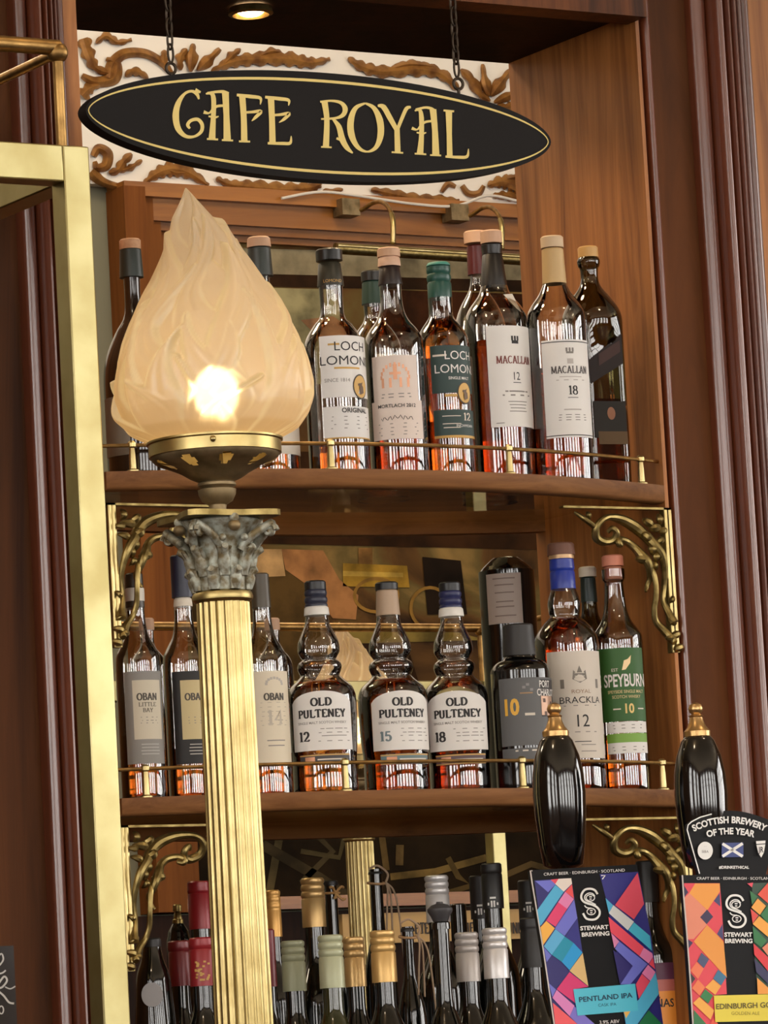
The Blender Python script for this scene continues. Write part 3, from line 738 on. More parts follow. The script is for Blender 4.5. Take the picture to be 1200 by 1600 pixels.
def mk_ll(r, P, s, zz):
    m = MB(); w = Wrap(P, 48.3 * s, -4)
    patch(m, w, -46 * s, 46 * s, zz(628), zz(532), WHITE); patch(m, w, -46 * s, 46 * s, zz(690), zz(642), WHITE)
    write(m, w, 'LOCH', 6 * s, zz(548), 15 * s, INK, sx=1.05, bold=.0); write(m, w, 'LOMOND', 4 * s, zz(570), 15 * s, INK, sx=1.12, bold=.0)
    patch(m, w, -32 * s, -14 * s, zz(547), zz(544), GOLD, .0009); patch(m, w, -24 * s, 20 * s, zz(584), zz(581), GOLD, .0009)
    write(m, w, 'SINCE 1814', -20 * s, zz(601), 6 * s, GREY)
    write(m, w, 'ORIGINAL', 8 * s, zz(648), 7.5 * s, INK, bold=.02)
    lines(m, w, -34 * s, 36 * s, [zz(k) for k in (658, 664, 670, 676)], 1.2 * s, GREY)
    patch(m, w, -46 * s, 46 * s, zz(692), zz(690), GOLD, .0009)
    stag(m, w, 20 * s, zz(611), 20 * s)
    m.build('paper_label', r)
    m = MB(); w = Wrap(P, 21.6 * s, -20); write(m, w, 'LOMOND', 0, zz(442), 5 * s, GOLD); m.build('capsule_lettering', r)
U('clear whisky bottle with white label, black cap and gold roundel, nearly empty', 533, .04, [(446, 19), (492, 19), (508, 30), (530, 44), (552, 48), (600, 48)], glass=M['glass'], fill=694, liq=M['amber'], marks=mk_ll,
  caps=((390, 408, 21, 21, col(26, 25, 22, .35), 'stopper'), (411, 448, 18, 21, col(46, 44, 34, .4), 'capsule')))
U('green-capped whisky bottle in the back row, between two pale-labelled bottles', 600, .20, [(474, 16), (500, 16), (520, 30), (545, 40), (600, 42)], glass=M['glass'], fill=590, liq=M['amber'],
  caps=((424, 440, 17, 17, col(30, 28, 26, .35), 'stopper'), (440, 476, 16, 18, col(34, 62, 52, .4), 'capsule')),
  marks=lambda r, P, s, zz: (lambda m, w: (patch(m, w, -40 * s, 40 * s, zz(700), zz(560), CREAM), m.build('paper_label', r)))(MB(), Wrap(P, 42.4 * s, -10)))
def mk_mort(r, P, s, zz):
    m = MB(); w = Wrap(P, 46.4 * s, -32)
    patch(m, w, -39 * s, 38 * s, zz(632), zz(562), col(222, 206, 194, .6)); patch(m, w, -45 * s, 45 * s, zz(692), zz(632), col(222, 206, 194, .6))
    pk = col(206, 150, 116, .4, .5)
    for k in range(11):
        a = PI * k / 10; patch(m, w, (22 * math.cos(a) - 1.6) * s, (22 * math.cos(a) + 1.6) * s, zz(596 - 20 * math.sin(a)) - 3 * s, zz(596 - 20 * math.sin(a)) + 3 * s, pk, .0009, 2)
    for u in (-20, -8, 8, 20): patch(m, w, (u - 2) * s, (u + 2) * s, zz(612), zz(597), pk, .0009, 2)
    patch(m, w, -3 * s, 3 * s, zz(600), zz(576), pk, .0009, 2); patch(m, w, -9 * s, 9 * s, zz(592), zz(588), pk, .0009, 2)
    lines(m, w, -26 * s, 26 * s, [zz(622), zz(627)], 1.5 * s, GREY)
    write(m, w, 'MORTLACH 2012', 0, zz(640), 5.6 * s, INK, sx=1.05, bold=.015)
    P2 = [(-26 + i * 2.2, 659 + 4 * math.sin(i * 1.7) * (1 if i % 3 else .3)) for i in range(24)]
    V, Fc = strip([(a, b) for a, b in P2], lambda x, y_, t: 1.0); m.add([w.p(a * s, zz(b), .0009) for a, b in V], Fc, INK)
    lines(m, w, -32 * s, 34 * s, [zz(k) for k in (668, 674, 680, 685)], 1.2 * s, GREY)
    m.build('paper_label', r)
U('clear whisky bottle with pinkish label and bare wooden stopper above a black collar', 627, .03, [(444, 17), (478, 18), (500, 25), (520, 40), (540, 46), (600, 46)], glass=M['glass'], fill=655, liq=M['dark_amber'], marks=mk_mort,
  caps=((388, 402, 18, 18, M['pinkcork'], 'stopper'), (402, 417, 17, 18, col(214, 176, 150, .5), 'stopper_ring'), (416, 446, 16, 19, col(38, 26, 24, .4), 'collar')))
def mk_ll12(r, P, s, zz):
    m = MB(); w = Wrap(P, 41.4 * s, -6); G = col(40, 62, 58, .55)
    patch(m, w, -40 * s, 40 * s, zz(620), zz(546), G); patch(m, w, -40 * s, 40 * s, zz(686), zz(646), G)
    write(m, w, 'LOCH', 8 * s, zz(561), 14 * s, WHITE, bold=.0); write(m, w, 'LOMOND', 8 * s, zz(582), 14 * s, WHITE, bold=.0)
    write(m, w, 'SINGLE MALT', 6 * s, zz(597), 4.6 * s, WHITE, bold=.01); patch(m, w, -36 * s, -14 * s, zz(563), zz(560), CREAM, .0009)
    patch(m, w, -20 * s, 0, zz(626), zz(622), GOLD, .0009)
    write(m, w, '12', 16 * s, zz(657), 12 * s, CREAM, kind='serif'); lines(m, w, -26 * s, 4 * s, [zz(656), zz(668), zz(674)], 1.2 * s, CREAM)
    write(m, w, 'INCHMOAN', 12 * s, zz(671), 4.4 * s, WHITE)
    patch(m, w, -40 * s, 40 * s, zz(690), zz(686), GOLD, .0009); stag(m, w, 14 * s, zz(620), 18 * s)
    m.build('paper_label', r)
U('amber whisky bottle with dark green label and green capsule', 704, .035, [(466, 19), (492, 19), (500, 22), (520, 36), (540, 41), (600, 41)], glass=M['glass'], fill=502, liq=M['amber'], marks=mk_ll12,
  caps=((411, 416, 17, 19, col(70, 140, 128, .4), 'cap_top'), (416, 467, 19, 19, col(32, 76, 66, .35), 'capsule', (.45, .95, 2))))
U('whisky bottle with red collar in the back row, behind the tall black-collared one', 766, .19, [(428, 11), (452, 14), (480, 30), (510, 40), (560, 44)], glass=M['glass'], fill=560, liq=M['amber'],
  caps=((362, 381, 18, 18, M['pinkcork'], 'stopper'), (384, 430, 14, 15, col(84, 22, 22, .35), 'collar')))
def mk_mac12(r, P, s, zz):
    m = MB(); w = Wrap(P, 49.4 * s, -4); u = 4 * s
    patch(m, w, -42 * s, 50 * s, zz(674), zz(517), WHITE)
    patch(m, w, u - 6 * s, u + 6 * s, zz(545), zz(540), INK, .0009, 3)
    for k in (-5, 0, 5): patch(m, w, u + (k - 1.6) * s, u + (k + 1.6) * s, zz(540), zz(533), INK, .0009, 2)
    write(m, w, 'MACALLAN', u, zz(570), 12 * s, col(120, 54, 46, .5), kind='serif', sx=.82)
    write(m, w, '12', u, zz(595), 13 * s, INK, kind='sans', sx=.8); patch(m, w, u - 7 * s, u + 7 * s, zz(606), zz(605), INK, .0009, 3)
    lines(m, w, u - 26 * s, u + 26 * s, [zz(k) for k in (619, 625)], 2.2 * s, GREY); lines(m, w, u - 18 * s, u + 18 * s, [zz(k) for k in (635, 640, 645, 650)], 1.3 * s, GREY)
    lines(m, w, -34 * s, -20 * s, [zz(668)], 1.2 * s, GREY)
    m.build('paper_label', r)
    m = MB(); w = Wrap(P, 33 * s, -2)
    m.poly([w.p(-4 * s, zz(466), .001 - .008 * 0), w.p(14 * s, zz(464), .001), w.p(26 * s, zz(492), .008), w.p(16 * s, zz(488), .006)], CREAM); m.build('neck_tag', r)
U('whisky bottle with tall white label and long black collar, dark spirit inside', 790, .045, [(448, 21), (462, 26), (486, 44), (508, 49), (560, 49)], glass=M['glass'], fill=536, liq=M['dark_amber'], marks=mk_mac12,
  caps=((361, 381, 17, 17, M['pinkcork'], 'stopper'), (382, 398, 17, 16, col(28, 24, 22, .35), 'collar_top'), (397, 452, 16, 21, col(30, 26, 24, .4), 'collar')))
def mk_mac18(r, P, s, zz):
    m = MB(); w = Wrap(P, 47.4 * s, -16); u = 3 * s
    patch(m, w, -42 * s, 44 * s, zz(690), zz(538), WHITE)
    for q in (541, 686): patch(m, w, -42 * s, 44 * s, zz(q + 1.3), zz(q), INK, .0009)
    patch(m, w, u - 6 * s, u + 6 * s, zz(560), zz(557), GREY, .0009, 3)
    for k in (-5, 0, 5): patch(m, w, u + (k - 1.6) * s, u + (k + 1.6) * s, zz(557), zz(551), GREY, .0009, 2)
    patch(m, w, u - 5 * s, u + 5 * s, zz(576), zz(568), col(180, 172, 164), .0009, 3)
    write(m, w, 'MACALLAN', u, zz(585), 11.5 * s, col(74, 66, 64, .5), kind='serif', sx=.82)
    lines(m, w, u - 24 * s, u + 24 * s, [zz(596), zz(601)], 1.5 * s, col(180, 172, 164))
    write(m, w, '18', u + 2 * s, zz(617), 14 * s, INK, kind='serif', sx=.9); patch(m, w, u - 7 * s, u + 10 * s, zz(629), zz(628), INK, .0009, 3)
    lines(m, w, u - 18 * s, u + 18 * s, [zz(647)], 2 * s, col(176, 168, 160)); lines(m, w, u - 24 * s, u + 24 * s, [zz(k) for k in (655, 659, 663)], 1.2 * s, GREY)
    m.build('paper_label', r)
U('whisky bottle with white label between dark lines and cream stopper and collar', 885, .008, [(444, 18), (460, 26), (482, 42), (500, 47), (560, 47)], glass=M['glass'], fill=578, liq=M['dark_amber'], marks=mk_mac18,
  caps=((370, 388, 18, 18, col(206, 180, 146, .55), 'stopper'), (389, 444, 17, 19, col(196, 164, 112, .5), 'collar')))
# square bottle turned on its corner
def sqr(rot):
    def f(a, z):
        c = (a + rot) % (PI / 2) - PI / 4
        return min(1.0, .80 / max(.5, math.cos(((a + rot + PI / 4) % (PI / 2)) - PI / 4)))
    def g(a, z):
        return f(a, z)
    return g
def mk_jw(r, P, s, zz):
    m = MB(); dk = col(30, 18, 14, .8)
    rot = math.radians(-8); Rf = 48 * s * .80 + .0012
    n = Vector((math.sin(rot), -math.cos(rot), 0)); t = Vector((math.cos(rot), math.sin(rot), 0))
    def q(u, py, d=0): return Vector((P.x, P.y, zz(py))) + n * (Rf + d) + t * (u * s)
    m.extrude([q(-32, 571), q(-28, 606), q(30, 574), q(30, 528)], n * -.0006, dk)
    m.poly([q(-12, 560, .0004), q(-12, 578, .0004), q(26, 556, .0004), q(26, 538, .0004)], col(54, 26, 18, .7))
    m.poly([q(-26, 633, 0), q(-26, 690, 0), q(30, 690, 0), q(30, 633, 0)], col(28, 22, 14, .8))
    m.poly([q(-20, 680, .0004), q(-20, 700, .0004), q(30, 700, .0004), q(30, 680, .0004)], col(84, 62, 34, .8))
    m.poly([q(4 + 7 * math.cos(k), 652 - 10 * math.sin(k), .0004) for k in [2 * PI * i / 14 for i in range(14)]], col(124, 72, 30, .5))
    m.build('paper_label', r)
U('square dark glass whisky bottle with slanting black label at the right end', 941, .04, [(402, 15), (408, 18), (416, 17), (424, 14), (446, 16), (470, 34), (492, 46), (520, 48), (600, 48)], glass=M['glass_dark'], fill=628, liq=M['dark_amber'], marks=mk_jw, seg=64,
  sq=lambda a, z: 1.0 if z > ZU + .232 else 1.0 - (1 - min(1.0, .80 / max(.5, math.cos(((a + math.radians(8) + PI / 4) % (PI / 2)) - PI / 4)))) * min(1, (ZU + .232 - z) / .03),
  caps=((386, 403, 16, 16, col(204, 160, 96, .5), 'stopper'),))

# --- lower shelf
def Lb(label, cx, y, prof, **k): return bottle('whisky_bottle', label, 'bottle', cx, ZL, y, prof, **k)
def mk_oban(bg, pan, sub, age):
    def f(r, P, s, zz):
        m = MB(); w = Wrap(P, 36.4 * s, -14)
        patch(m, w, -34 * s, 34 * s, zz(1196), zz(1052), bg)
        if pan: patch(m, w, -20 * s, 28 * s, zz(1158), zz(1066), pan, .0008)
        c = INK if age != '' or pan else INK
        write(m, w, 'OBAN', 3 * s, zz(1092), 11 * s, col(70, 62, 52, .5), kind='slab', sx=.92)
        if sub: write(m, w, 'LITTLE', 3 * s, zz(1104), 6.5 * s, col(100, 92, 80), kind='serif', sx=1.1); write(m, w, 'BAY', 3 * s, zz(1113), 6.5 * s, col(100, 92, 80), kind='serif', sx=1.1)
        if age: write(m, w, age, 3 * s, zz(1124), 22 * s, col(186, 176, 158), kind='serif')
        if pan: lines(m, w, -10 * s, 20 * s, [zz(k) for k in (1124, 1129, 1133)], 1.2 * s, GREY); lines(m, w, -12 * s, 22 * s, [zz(k) for k in (1166, 1171, 1176, 1181)], 1.4 * s, col(170, 166, 158))
        else:
            lines(m, w, -22 * s, 26 * s, [zz(k) for k in (1101, 1108, 1115, 1122, 1129, 1136)], .8 * s, col(170, 160, 144)); lines(m, w, -14 * s, 20 * s, [zz(1160), zz(1168)], 1.6 * s, GREY)
            for k in range(9): a = PI * k / 8; patch(m, w, (2 + 13 * math.cos(a)) * s, (6 + 13 * math.cos(a)) * s, zz(1074 - 9 * math.sin(a)), zz(1070 - 9 * math.sin(a)), col(180, 172, 160), .0009, 2)
        m.build('paper_label', r)
    return f
ob_prof = [(946, 14), (972, 15), (996, 20), (1016, 31), (1034, 36), (1100, 36)]
Lb('clear whisky bottle with grey label and pale panel beside the brass frame', 226, .04, ob_prof, glass=M['glass'], fill=1150, marks=mk_oban(col(132, 128, 122, .6), col(196, 186, 164, .6), True, ''),
  caps=((896, 950, 14, 15, col(58, 50, 40, .4), 'capsule'), (918, 940, 15.3, 15.3, col(206, 200, 188, .5), 'neck_band')))
Lb('clear whisky bottle with black label and navy capsule, left of the brass column', 301, .045, ob_prof, glass=M['glass'], fill=1170, marks=mk_oban(col(30, 27, 26, .6), col(196, 178, 132, .6), False, ''),
  caps=((868, 934, 17, 17, col(34, 36, 56, .4), 'capsule'), (934, 948, 14, 15, CREAM, 'neck_band')))
Lb('clear whisky bottle with tall cream label, right of the brass column', 424, .04, ob_prof, glass=M['glass'], fill=1182, marks=mk_oban(col(216, 204, 180, .6), None, False, '14'),
  caps=((896, 950, 14, 15, col(70, 60, 44, .4), 'capsule'),))
for lab, px in (('pale stopper bottle in the back row, left of the brass column', 243), ('pale stopper bottle in the back row, just right of the brass column', 440)):
    bottle('spirit_bottle', 'clear ' + lab, 'bottle', px, ZL, .2, [(984, 11), (1010, 12), (1030, 26), (1050, 30), (1100, 30)], M['glass'], caps=((966, 985, 12, 12, M['pinkcork'], 'stopper'),), fill=1120, liq=M['amber'])
def mk_op(age, phi, agecol, tint):
    def f(r, P, s, zz):
        R = 55.4; m = MB(); w = Wrap(P, R * s, phi)
        top = lambda u: zz(1108) + (zz(1084) - zz(1108)) * math.sqrt(max(0, 1 - (u / (54 * s)) ** 2))
        patch(m, w, -52 * s, 52 * s, zz(1176), zz(1086), WHITE, top=top, n=24)
        write(m, w, 'OLD', 0, zz(1101), 12.5 * s, INK, kind='slab', sx=1.1)
        write(m, w, 'PULTENEY', 0, zz(1119), 12.5 * s, INK, kind='slab', sx=1.02)
        write(m, w, 'SINGLE MALT SCOTCH WHISKY', 0, zz(1133), 4 * s, GREY, sx=1.02, bold=.01)
        write(m, w, age, -30 * s, zz(1154), 15 * s, agecol, kind='slab')
        lines(m, w, -8 * s, 46 * s, [zz(k) for k in (1143, 1149, 1154, 1162)], 1.1 * s, GREY)
        patch(m, w, -40 * s, 44 * s, zz(1198), zz(1182), tint, .0006); patch(m, w, -40 * s, 44 * s, zz(1184.5), zz(1182.5), GOLD, .0009); patch(m, w, -40 * s, 44 * s, zz(1197.5), zz(1196), GOLD, .0009)
        patch(m, w, -30 * s, -14 * s, zz(1195), zz(1186), col(196, 140, 106, .4, .4), .0011, 4); patch(m, w, -10 * s, 38 * s, zz(1191.5), zz(1189.5), CREAM, .0011, 4)
        m.build('paper_label', r)
    return f
op_prof = [(962, 18), (976, 20), (990, 26), (1004, 32), (1018, 33), (1026, 29), (1031, 27), (1036, 33), (1043, 35), (1050, 33), (1056, 31), (1062, 36), (1074, 49), (1086, 54), (1100, 55), (1150, 54), (1190, 51)]
def opc(cap, band, top):
    return ((908 + top, 922 + top, 17, 17, col(24, 24, 28, .4), 'stopper'), (921 + top, 948 + top, 17, 18, cap, 'capsule', (.1, .9, 2)), (948 + top, 962 + top, 19, 20, band, 'neck_band'))
Lb('first of three bulbous clear whisky bottles with arched white labels, from the left', 510, .035, op_prof, glass=M['glass'], fill=1066, marks=mk_op('12', -31, INK, col(62, 58, 60, .5)), caps=opc(col(44, 46, 62, .4), col(218, 214, 206), 0))
Lb('middle of three bulbous whisky bottles with arched labels, cork showing under a black cap', 622, .05, op_prof, glass=M['glass'], fill=1062, liq=M['dark_amber'], marks=mk_op('15', -15, col(108, 124, 128, .5), col(96, 118, 122, .5)),
  caps=((910, 922, 18, 18, col(30, 28, 28, .4), 'stopper'), (922, 962, 17, 19, col(176, 150, 124, .5), 'cork')))
Lb('third of three bulbous whisky bottles with arched labels, navy capsule, nearly empty', 721, .035, [(p, h * .93) for p, h in op_prof], glass=M['glass'], fill=1176, liq=M['dark_amber'], marks=mk_op('18', -31, INK, col(86, 66, 70, .5)), caps=opc(col(40, 44, 84, .4), col(222, 218, 210), 2))
def mk_pc(r, P, s, zz):
    m = MB(); w = Wrap(P, 47.4 * s, -24); G = col(98, 98, 98, .6)
    patch(m, w, -46 * s, 62 * s, zz(1168), zz(1063), G); patch(m, w, -46 * s, 62 * s, zz(1190), zz(1172), G)
    write(m, w, '10', -24 * s, zz(1107), 25 * s, col(232, 178, 62, .5), sx=.82, bold=.04)
    patch(m, w, 24 * s, 62 * s, zz(1124), zz(1066), col(52, 48, 46, .6), .0007)
    for k, t in enumerate(('PORT', 'CHARLOTTE')): write(m, w, t, (34 if k == 0 else 44) * s, zz(1073 + 13 * k), 11 * s, WHITE, sx=.62, bold=.015)
    patch(m, w, 24 * s, 52 * s, zz(1122), zz(1092), col(176, 140, 116, .4, .4), .001)
    for (u, v) in ((28, 1096), (36, 1110), (44, 1100), (30, 1116)): patch(m, w, u * s, (u + 5) * s, zz(v + 6), zz(v), col(90, 64, 50), .0013, 2)
    patch(m, w, -4 * s, 12 * s, zz(1122), zz(1118), CREAM, .0009); patch(m, w, -10 * s, 10 * s, zz(1088), zz(1086), col(166, 130, 90), .0009)
    for a, b in ((-6, 1076), (0, 1072), (6, 1080)): patch(m, w, a * s, (a + 5) * s, zz(b + 4), zz(b), col(136, 134, 132), .0009, 2)
    lines(m, w, -28 * s, 30 * s, [zz(1176)], 2.2 * s, CREAM); m.build('paper_label', r)
Lb('squat black whisky bottle with grey label and yellow numerals', 824, .0, [(1024, 24), (1030, 26), (1036, 38), (1046, 46), (1060, 47), (1120, 47)], glass=M['black'], marks=mk_pc,
  caps=((976, 1025, 24, 26, col(40, 37, 35, .5), 'capsule'),))
def mk_rb(r, P, s, zz):
    m = MB(); w = Wrap(P, 51.4 * s, -16)
    patch(m, w, -50 * s, 50 * s, zz(1189), zz(1022), col(208, 198, 184, .6))
    g = col(120, 112, 102)
    m.poly([w.p((2 + a) * s, zz(b), .0009) for a, b in ((-10, 1052), (-12, 1066), (0, 1072), (12, 1066), (10, 1052), (5, 1057), (0, 1045), (-5, 1057))], g)
    for u in (-26, 34): patch(m, w, (u - 3) * s, (u + 3) * s, zz(1080), zz(1066), g, .0009, 2)
    for k in (1056, 1061, 1066): patch(m, w, -6 * s, 10 * s, zz(k + 1), zz(k), CREAM, .0012, 3)
    write(m, w, 'ROYAL', 4 * s, zz(1085), 6 * s, col(150, 120, 92), sx=1.25); write(m, w, 'BRACKLA', 4 * s, zz(1098), 10.5 * s, INK, sx=1.15)
    lines(m, w, -28 * s, 32 * s, [zz(1107), zz(1148)], 1.3 * s, GREY)
    write(m, w, '12', 4 * s, zz(1130), 20 * s, INK, sx=.95); lines(m, w, -14 * s, 18 * s, [zz(1163)], 1.2 * s, INK); lines(m, w, -4 * s, 26 * s, [zz(1168), zz(1178)], 1.2 * s, GREY)
    m.build('paper_label', r)
Lb('full dark amber whisky bottle with big cream label and bright blue capsule', 899, .035, [(920, 19), (928, 22), (942, 26), (956, 25), (964, 24), (974, 34), (990, 46), (1010, 51), (1080, 51)], glass=M['glass'], fill=968, liq=M['dark_amber'], marks=mk_rb,
  caps=((849, 868, 21, 22, M['cork_brown'], 'stopper'), (866, 874, 20, 20, col(196, 160, 120, .4, .4), 'gold_ring'), (873, 921, 19, 20, col(36, 56, 150, .35), 'capsule', (.55, .75, 1))))
Lb('bottle with cream stopper and dark green collar, behind the green-labelled one', 939, .10, [(940, 12), (962, 14), (985, 24), (1010, 30), (1080, 30)], glass=M['glass_dark'],
  caps=((886, 902, 14, 14, CREAM, 'stopper'), (902, 941, 12, 13, col(30, 46, 44, .4), 'collar')))
def mk_sp(r, P, s, zz):
    m = MB(); w = Wrap(P, 40.4 * s, -24); G = col(46, 92, 34, .55)
    patch(m, w, -38 * s, 39 * s, zz(1130), zz(1016), G); patch(m, w, -34 * s, 38 * s, zz(1148), zz(1131), WHITE); patch(m, w, -34 * s, 38 * s, zz(1163), zz(1149), col(120, 164, 62, .5)); patch(m, w, -34 * s, 38 * s, zz(1180), zz(1163), WHITE)
    m.poly([w.p((5 + a) * s, zz(b), .0009) for a, b in ((-8, 1051), (-2, 1050), (6, 1040), (8, 1028), (2, 1034), (-4, 1036), (-6, 1044))], col(214, 186, 140, .4, .3))
    write(m, w, 'EST', -14 * s, zz(1050), 5 * s, CREAM); write(m, w, 'SPEYBURN', 3 * s, zz(1066), 20 * s, WHITE, sx=.56, bold=.02)
    write(m, w, 'SPEYSIDE SINGLE MALT', 3 * s, zz(1084), 5 * s, col(206, 186, 130), sx=.85, bold=.01); write(m, w, 'SCOTCH WHISKY', 3 * s, zz(1092), 5 * s, col(206, 186, 130), sx=.85, bold=.01)
    write(m, w, '10', 6 * s, zz(1110), 15 * s, col(226, 196, 120), sx=.85, bold=.03); patch(m, w, -20 * s, -8 * s, zz(1112), zz(1110), CREAM, .0009); patch(m, w, 20 * s, 32 * s, zz(1112), zz(1110), CREAM, .0009)
    lines(m, w, -28 * s, 32 * s, [zz(k) for k in (1136, 1141, 1170, 1175)], 1.2 * s, GREY); m.build('paper_label', r)
Lb('clear whisky bottle with green label and pink wooden stopper at the right end', 979, .03, [(890, 18), (904, 18), (910, 15), (918, 15), (950, 18), (970, 24), (988, 36), (1004, 40), (1080, 40)], glass=M['glass'], fill=1150, liq=M['amber'], marks=mk_sp,
  caps=((868, 885, 17, 17, col(206, 130, 104, .6), 'stopper'), (885, 906, 14, 14, col(170, 110, 84, .6), 'cork')))
def mk_tin(r, P, s, zz):
    m = MB(); w = Wrap(P, 44.4 * s, -34)
    patch(m, w, -34 * s, 24 * s, zz(978), zz(900), col(168, 150, 138, .5)); lines(m, w, -22 * s, 14 * s, [zz(k) for k in (908, 918, 930, 944, 952, 966)], 2 * s, col(120, 100, 92)); m.build('paper_label', r)
bottle('whisky_bottle', 'tall black bottle with pale back label in the back row, near the third bulbous bottle', 'bottle', 812, ZL, .24, [(872, 20), (880, 30), (892, 42), (904, 44), (1000, 44)], M['black'], marks=mk_tin)

# --- wine bottles below
WINE_Y = {308: .19, 277: .11, 312: .005, 425: .262, 487: .291, 516: .352, 456: -.001, 515: -.106, 552: -.013, 597: -.098, 587: .315, 637: -.023, 682: .197, 689: -.092, 729: .11, 773: -.15, 768: .19, 748: .309, 825: .346, 830: .11, 716: .4, 414: .11}    # standing places, front to back
def wine(label, cx, top, hw, capb, mat, glass=None, row=0, ribs=None, sh=None, name='wine_bottle', extra=None, sc=1.0, depth=None, capname='capsule'):
    y = WINE_Y[cx]
    Z = BACKBAR + (.085 if y > .15 else 0)
    P = on_shelf(cx + 10, Z, y); s = mpp(P)
    bx, by = proj(P); cxb = cx + .054 * (by - top)
    g = glass or M['wine']; n = hw * .82; sh = sh or (capb + 38)
    prof = [(capb - 8, n), (capb + 8, n), (sh, n * 1.06), (sh + 26, n * 1.6), (sh + 52, n * 2.3), (sh + 74, n * 2.55), (sh + 110, n * 2.6)]
    caps = ((top, capb, hw * .97, hw, mat, capname) + ((ribs,) if ribs else ()),) if mat else ()
    return bottle(name, label, 'bottle', cxb, Z, y, prof, g, caps=caps, marks=extra, group='wine bottles below the shelves', seg=32)
gd, sv, pg, bk = col(196, 160, 104, .35, .55), col(206, 202, 200, .35, .4), col(170, 172, 140, .4, .15), col(30, 27, 26, .45)
red, dred = col(140, 30, 36, .35, .1), col(108, 26, 30, .35, .1)
RB = (.56, .98, 3)
def crest(r, P, s, zz):
    m = MB(); w = Wrap(P, 20.6 * s, -28)
    for k in range(26): u, v = random.uniform(-11, 11), random.uniform(1500, 1534); patch(m, w, (u - 2) * s, (u + 2) * s, zz(v + 3), zz(v), GOLD, .0006, 2)
    m.build('gold_crest', r)
wine('tall wine bottle with red capsule, behind the shorter red-capped pair', 308, 1377, 18, 1452, red, row=2, ribs=(.72, .85, 1))
wine('wine bottle with dull red capsule, left of the shorter red-capped pair', 277, 1470, 18, 1541, dred, row=1, ribs=(.72, .92, 1))
wine('wine bottle with red capsule and gold crest, right of the shorter red-capped pair', 312, 1465, 20, 1541, red, ribs=(.72, .92, 1), extra=crest)
def silver_disc(r, P, s, zz):
    m = MB(); w = Wrap(P, 30 * s, -34)
    m.poly([w.p(16 * math.cos(a) * s, zz(1555) + 19 * s * math.sin(a), .003) for a in [2 * PI * i / 24 for i in range(24)]], col(120, 116, 114, .4, .6)); m.build('silver_seal', r)
bottle('wine_bottle', 'dark bottle with round silver seal beside the brass frame', 'bottle', 254, BACKBAR, .039, [(1478, 14), (1500, 18), (1524, 26), (1556, 29), (1640, 34)], M['wine'], caps=((1466, 1480, 15, 15, bk, 'capsule'),), marks=silver_disc, group='wine bottles below the shelves')
bottle('spirit_bottle', 'dark bottle with brass stopper, behind the red-capped wines', 'bottle', 292, BACKBAR + .085, .244, [(1442, 8), (1452, 14), (1462, 17), (1500, 20)], M['wine'], caps=((1436, 1443, 9, 9, M['brass_dim'], 'stopper_ring'), (1424, 1436, 5, 7, M['brass_dim'], 'stopper'), (1413, 1424, 7, 7, M['brass_dim'], 'finial')), group='wine bottles below the shelves')
wine('wine bottle with narrow orange-gold cap, close to the brass column', 425, 1391, 12, 1464, col(212, 160, 86, .35, .4), row=2, ribs=RB, depth=.25)
wine('wine bottle with gold cap, left of the beribboned bottle', 487, 1372, 19, 1449, gd, row=2, ribs=RB, sh=1500)
def ribbon(cx, top, side=1):
    def f(r, P, s, zz):
        m = MB(); R = 13.6 * s; z = zz(top + 14)
        m.sweep([(P.x + R * math.cos(a), P.y + R * math.sin(a), z + .002 * math.sin(a)) for a in [2 * PI * k / 24 for k in range(25)]], 2.0 * s, col(176, 138, 100, .7), 8)
        a0 = math.radians(-45); q = Vector((P.x + R * math.cos(a0), P.y + R * math.sin(a0) - .003, z))
        kx = Vector((1, .1, 0))
        for sp in ((8, 40, 3, 95), (14, 30, 24, 120), (3, 30, -9, 92)):
            pts = smooth_path([q, q + kx * (sp[0] * s) + Vector((0, 0, -sp[1] * .4 * s)), q + kx * ((sp[0] + sp[2]) / 2 * s) + Vector((0, -.004, -sp[1] * 1.4 * s)), q + kx * (sp[2] * s) + Vector((0, -.006, -sp[3] * s))], 6)
            m.sweep(pts, 1.5 * s, col(176, 150, 124, .7), 6)
        pts = smooth_path([q, q + Vector((.3 * R, 0, 14 * s)), q + Vector((-.8 * R, .004, 27 * s)), q + Vector((-1.7 * R, .01, 22 * s))], 6); m.sweep(pts, 1.8 * s, col(176, 150, 124, .7), 6)
        m.build('string', r)
    return f
def bow(r, P, s, zz):
    m = MB(); z = zz(1396); R = 13 * s
    m.sweep([(P.x + R * math.cos(a), P.y + R * math.sin(a), z) for a in [2 * PI * k / 20 for k in range(21)]], 2 * s, col(190, 146, 92, .6), 8)
    q = Vector((P.x, P.y - R, z))
    for d in ((-12, 10), (14, 10), (16, -12), (-4, -9)): m.sweep(smooth_path([q, q + Vector((d[0] * .6 * s, -.004, d[1] * .9 * s)), q + Vector((d[0] * s, -.002, d[1] * .8 * s))], 5), 2 * s, col(190, 146, 92, .6), 6)
    m.build('ribbon_bow', r)
wine('slim black bottle with a tan ribbon bow round its neck', 516, 1376, 12, 1384, bk, row=2, sh=1480, extra=bow, depth=.27)
wine('wine bottle with grey-green cap, left of the pale green one', 456, 1470, 19, 1549, col(138, 140, 112, .45, .1), ribs=RB, row=1)
wine('wine bottle with pale green cap and green glass', 515, 1461, 20, 1544, pg, glass=M['wine_green'], ribs=RB)
wine('wine bottle with tan-gold cap, tucked behind the pale green one', 552, 1464, 17, 1542, gd, row=1, ribs=RB)
wine('wine bottle with bright gold cap in the front row', 597, 1454, 20, 1535, col(208, 168, 104, .35, .45), ribs=RB)
wine('slim black bottle with a string bow, beside the far brass column', 587, 1362, 12, 1366, bk, row=2, sh=1450, extra=ribbon(587, 1366), depth=.28)
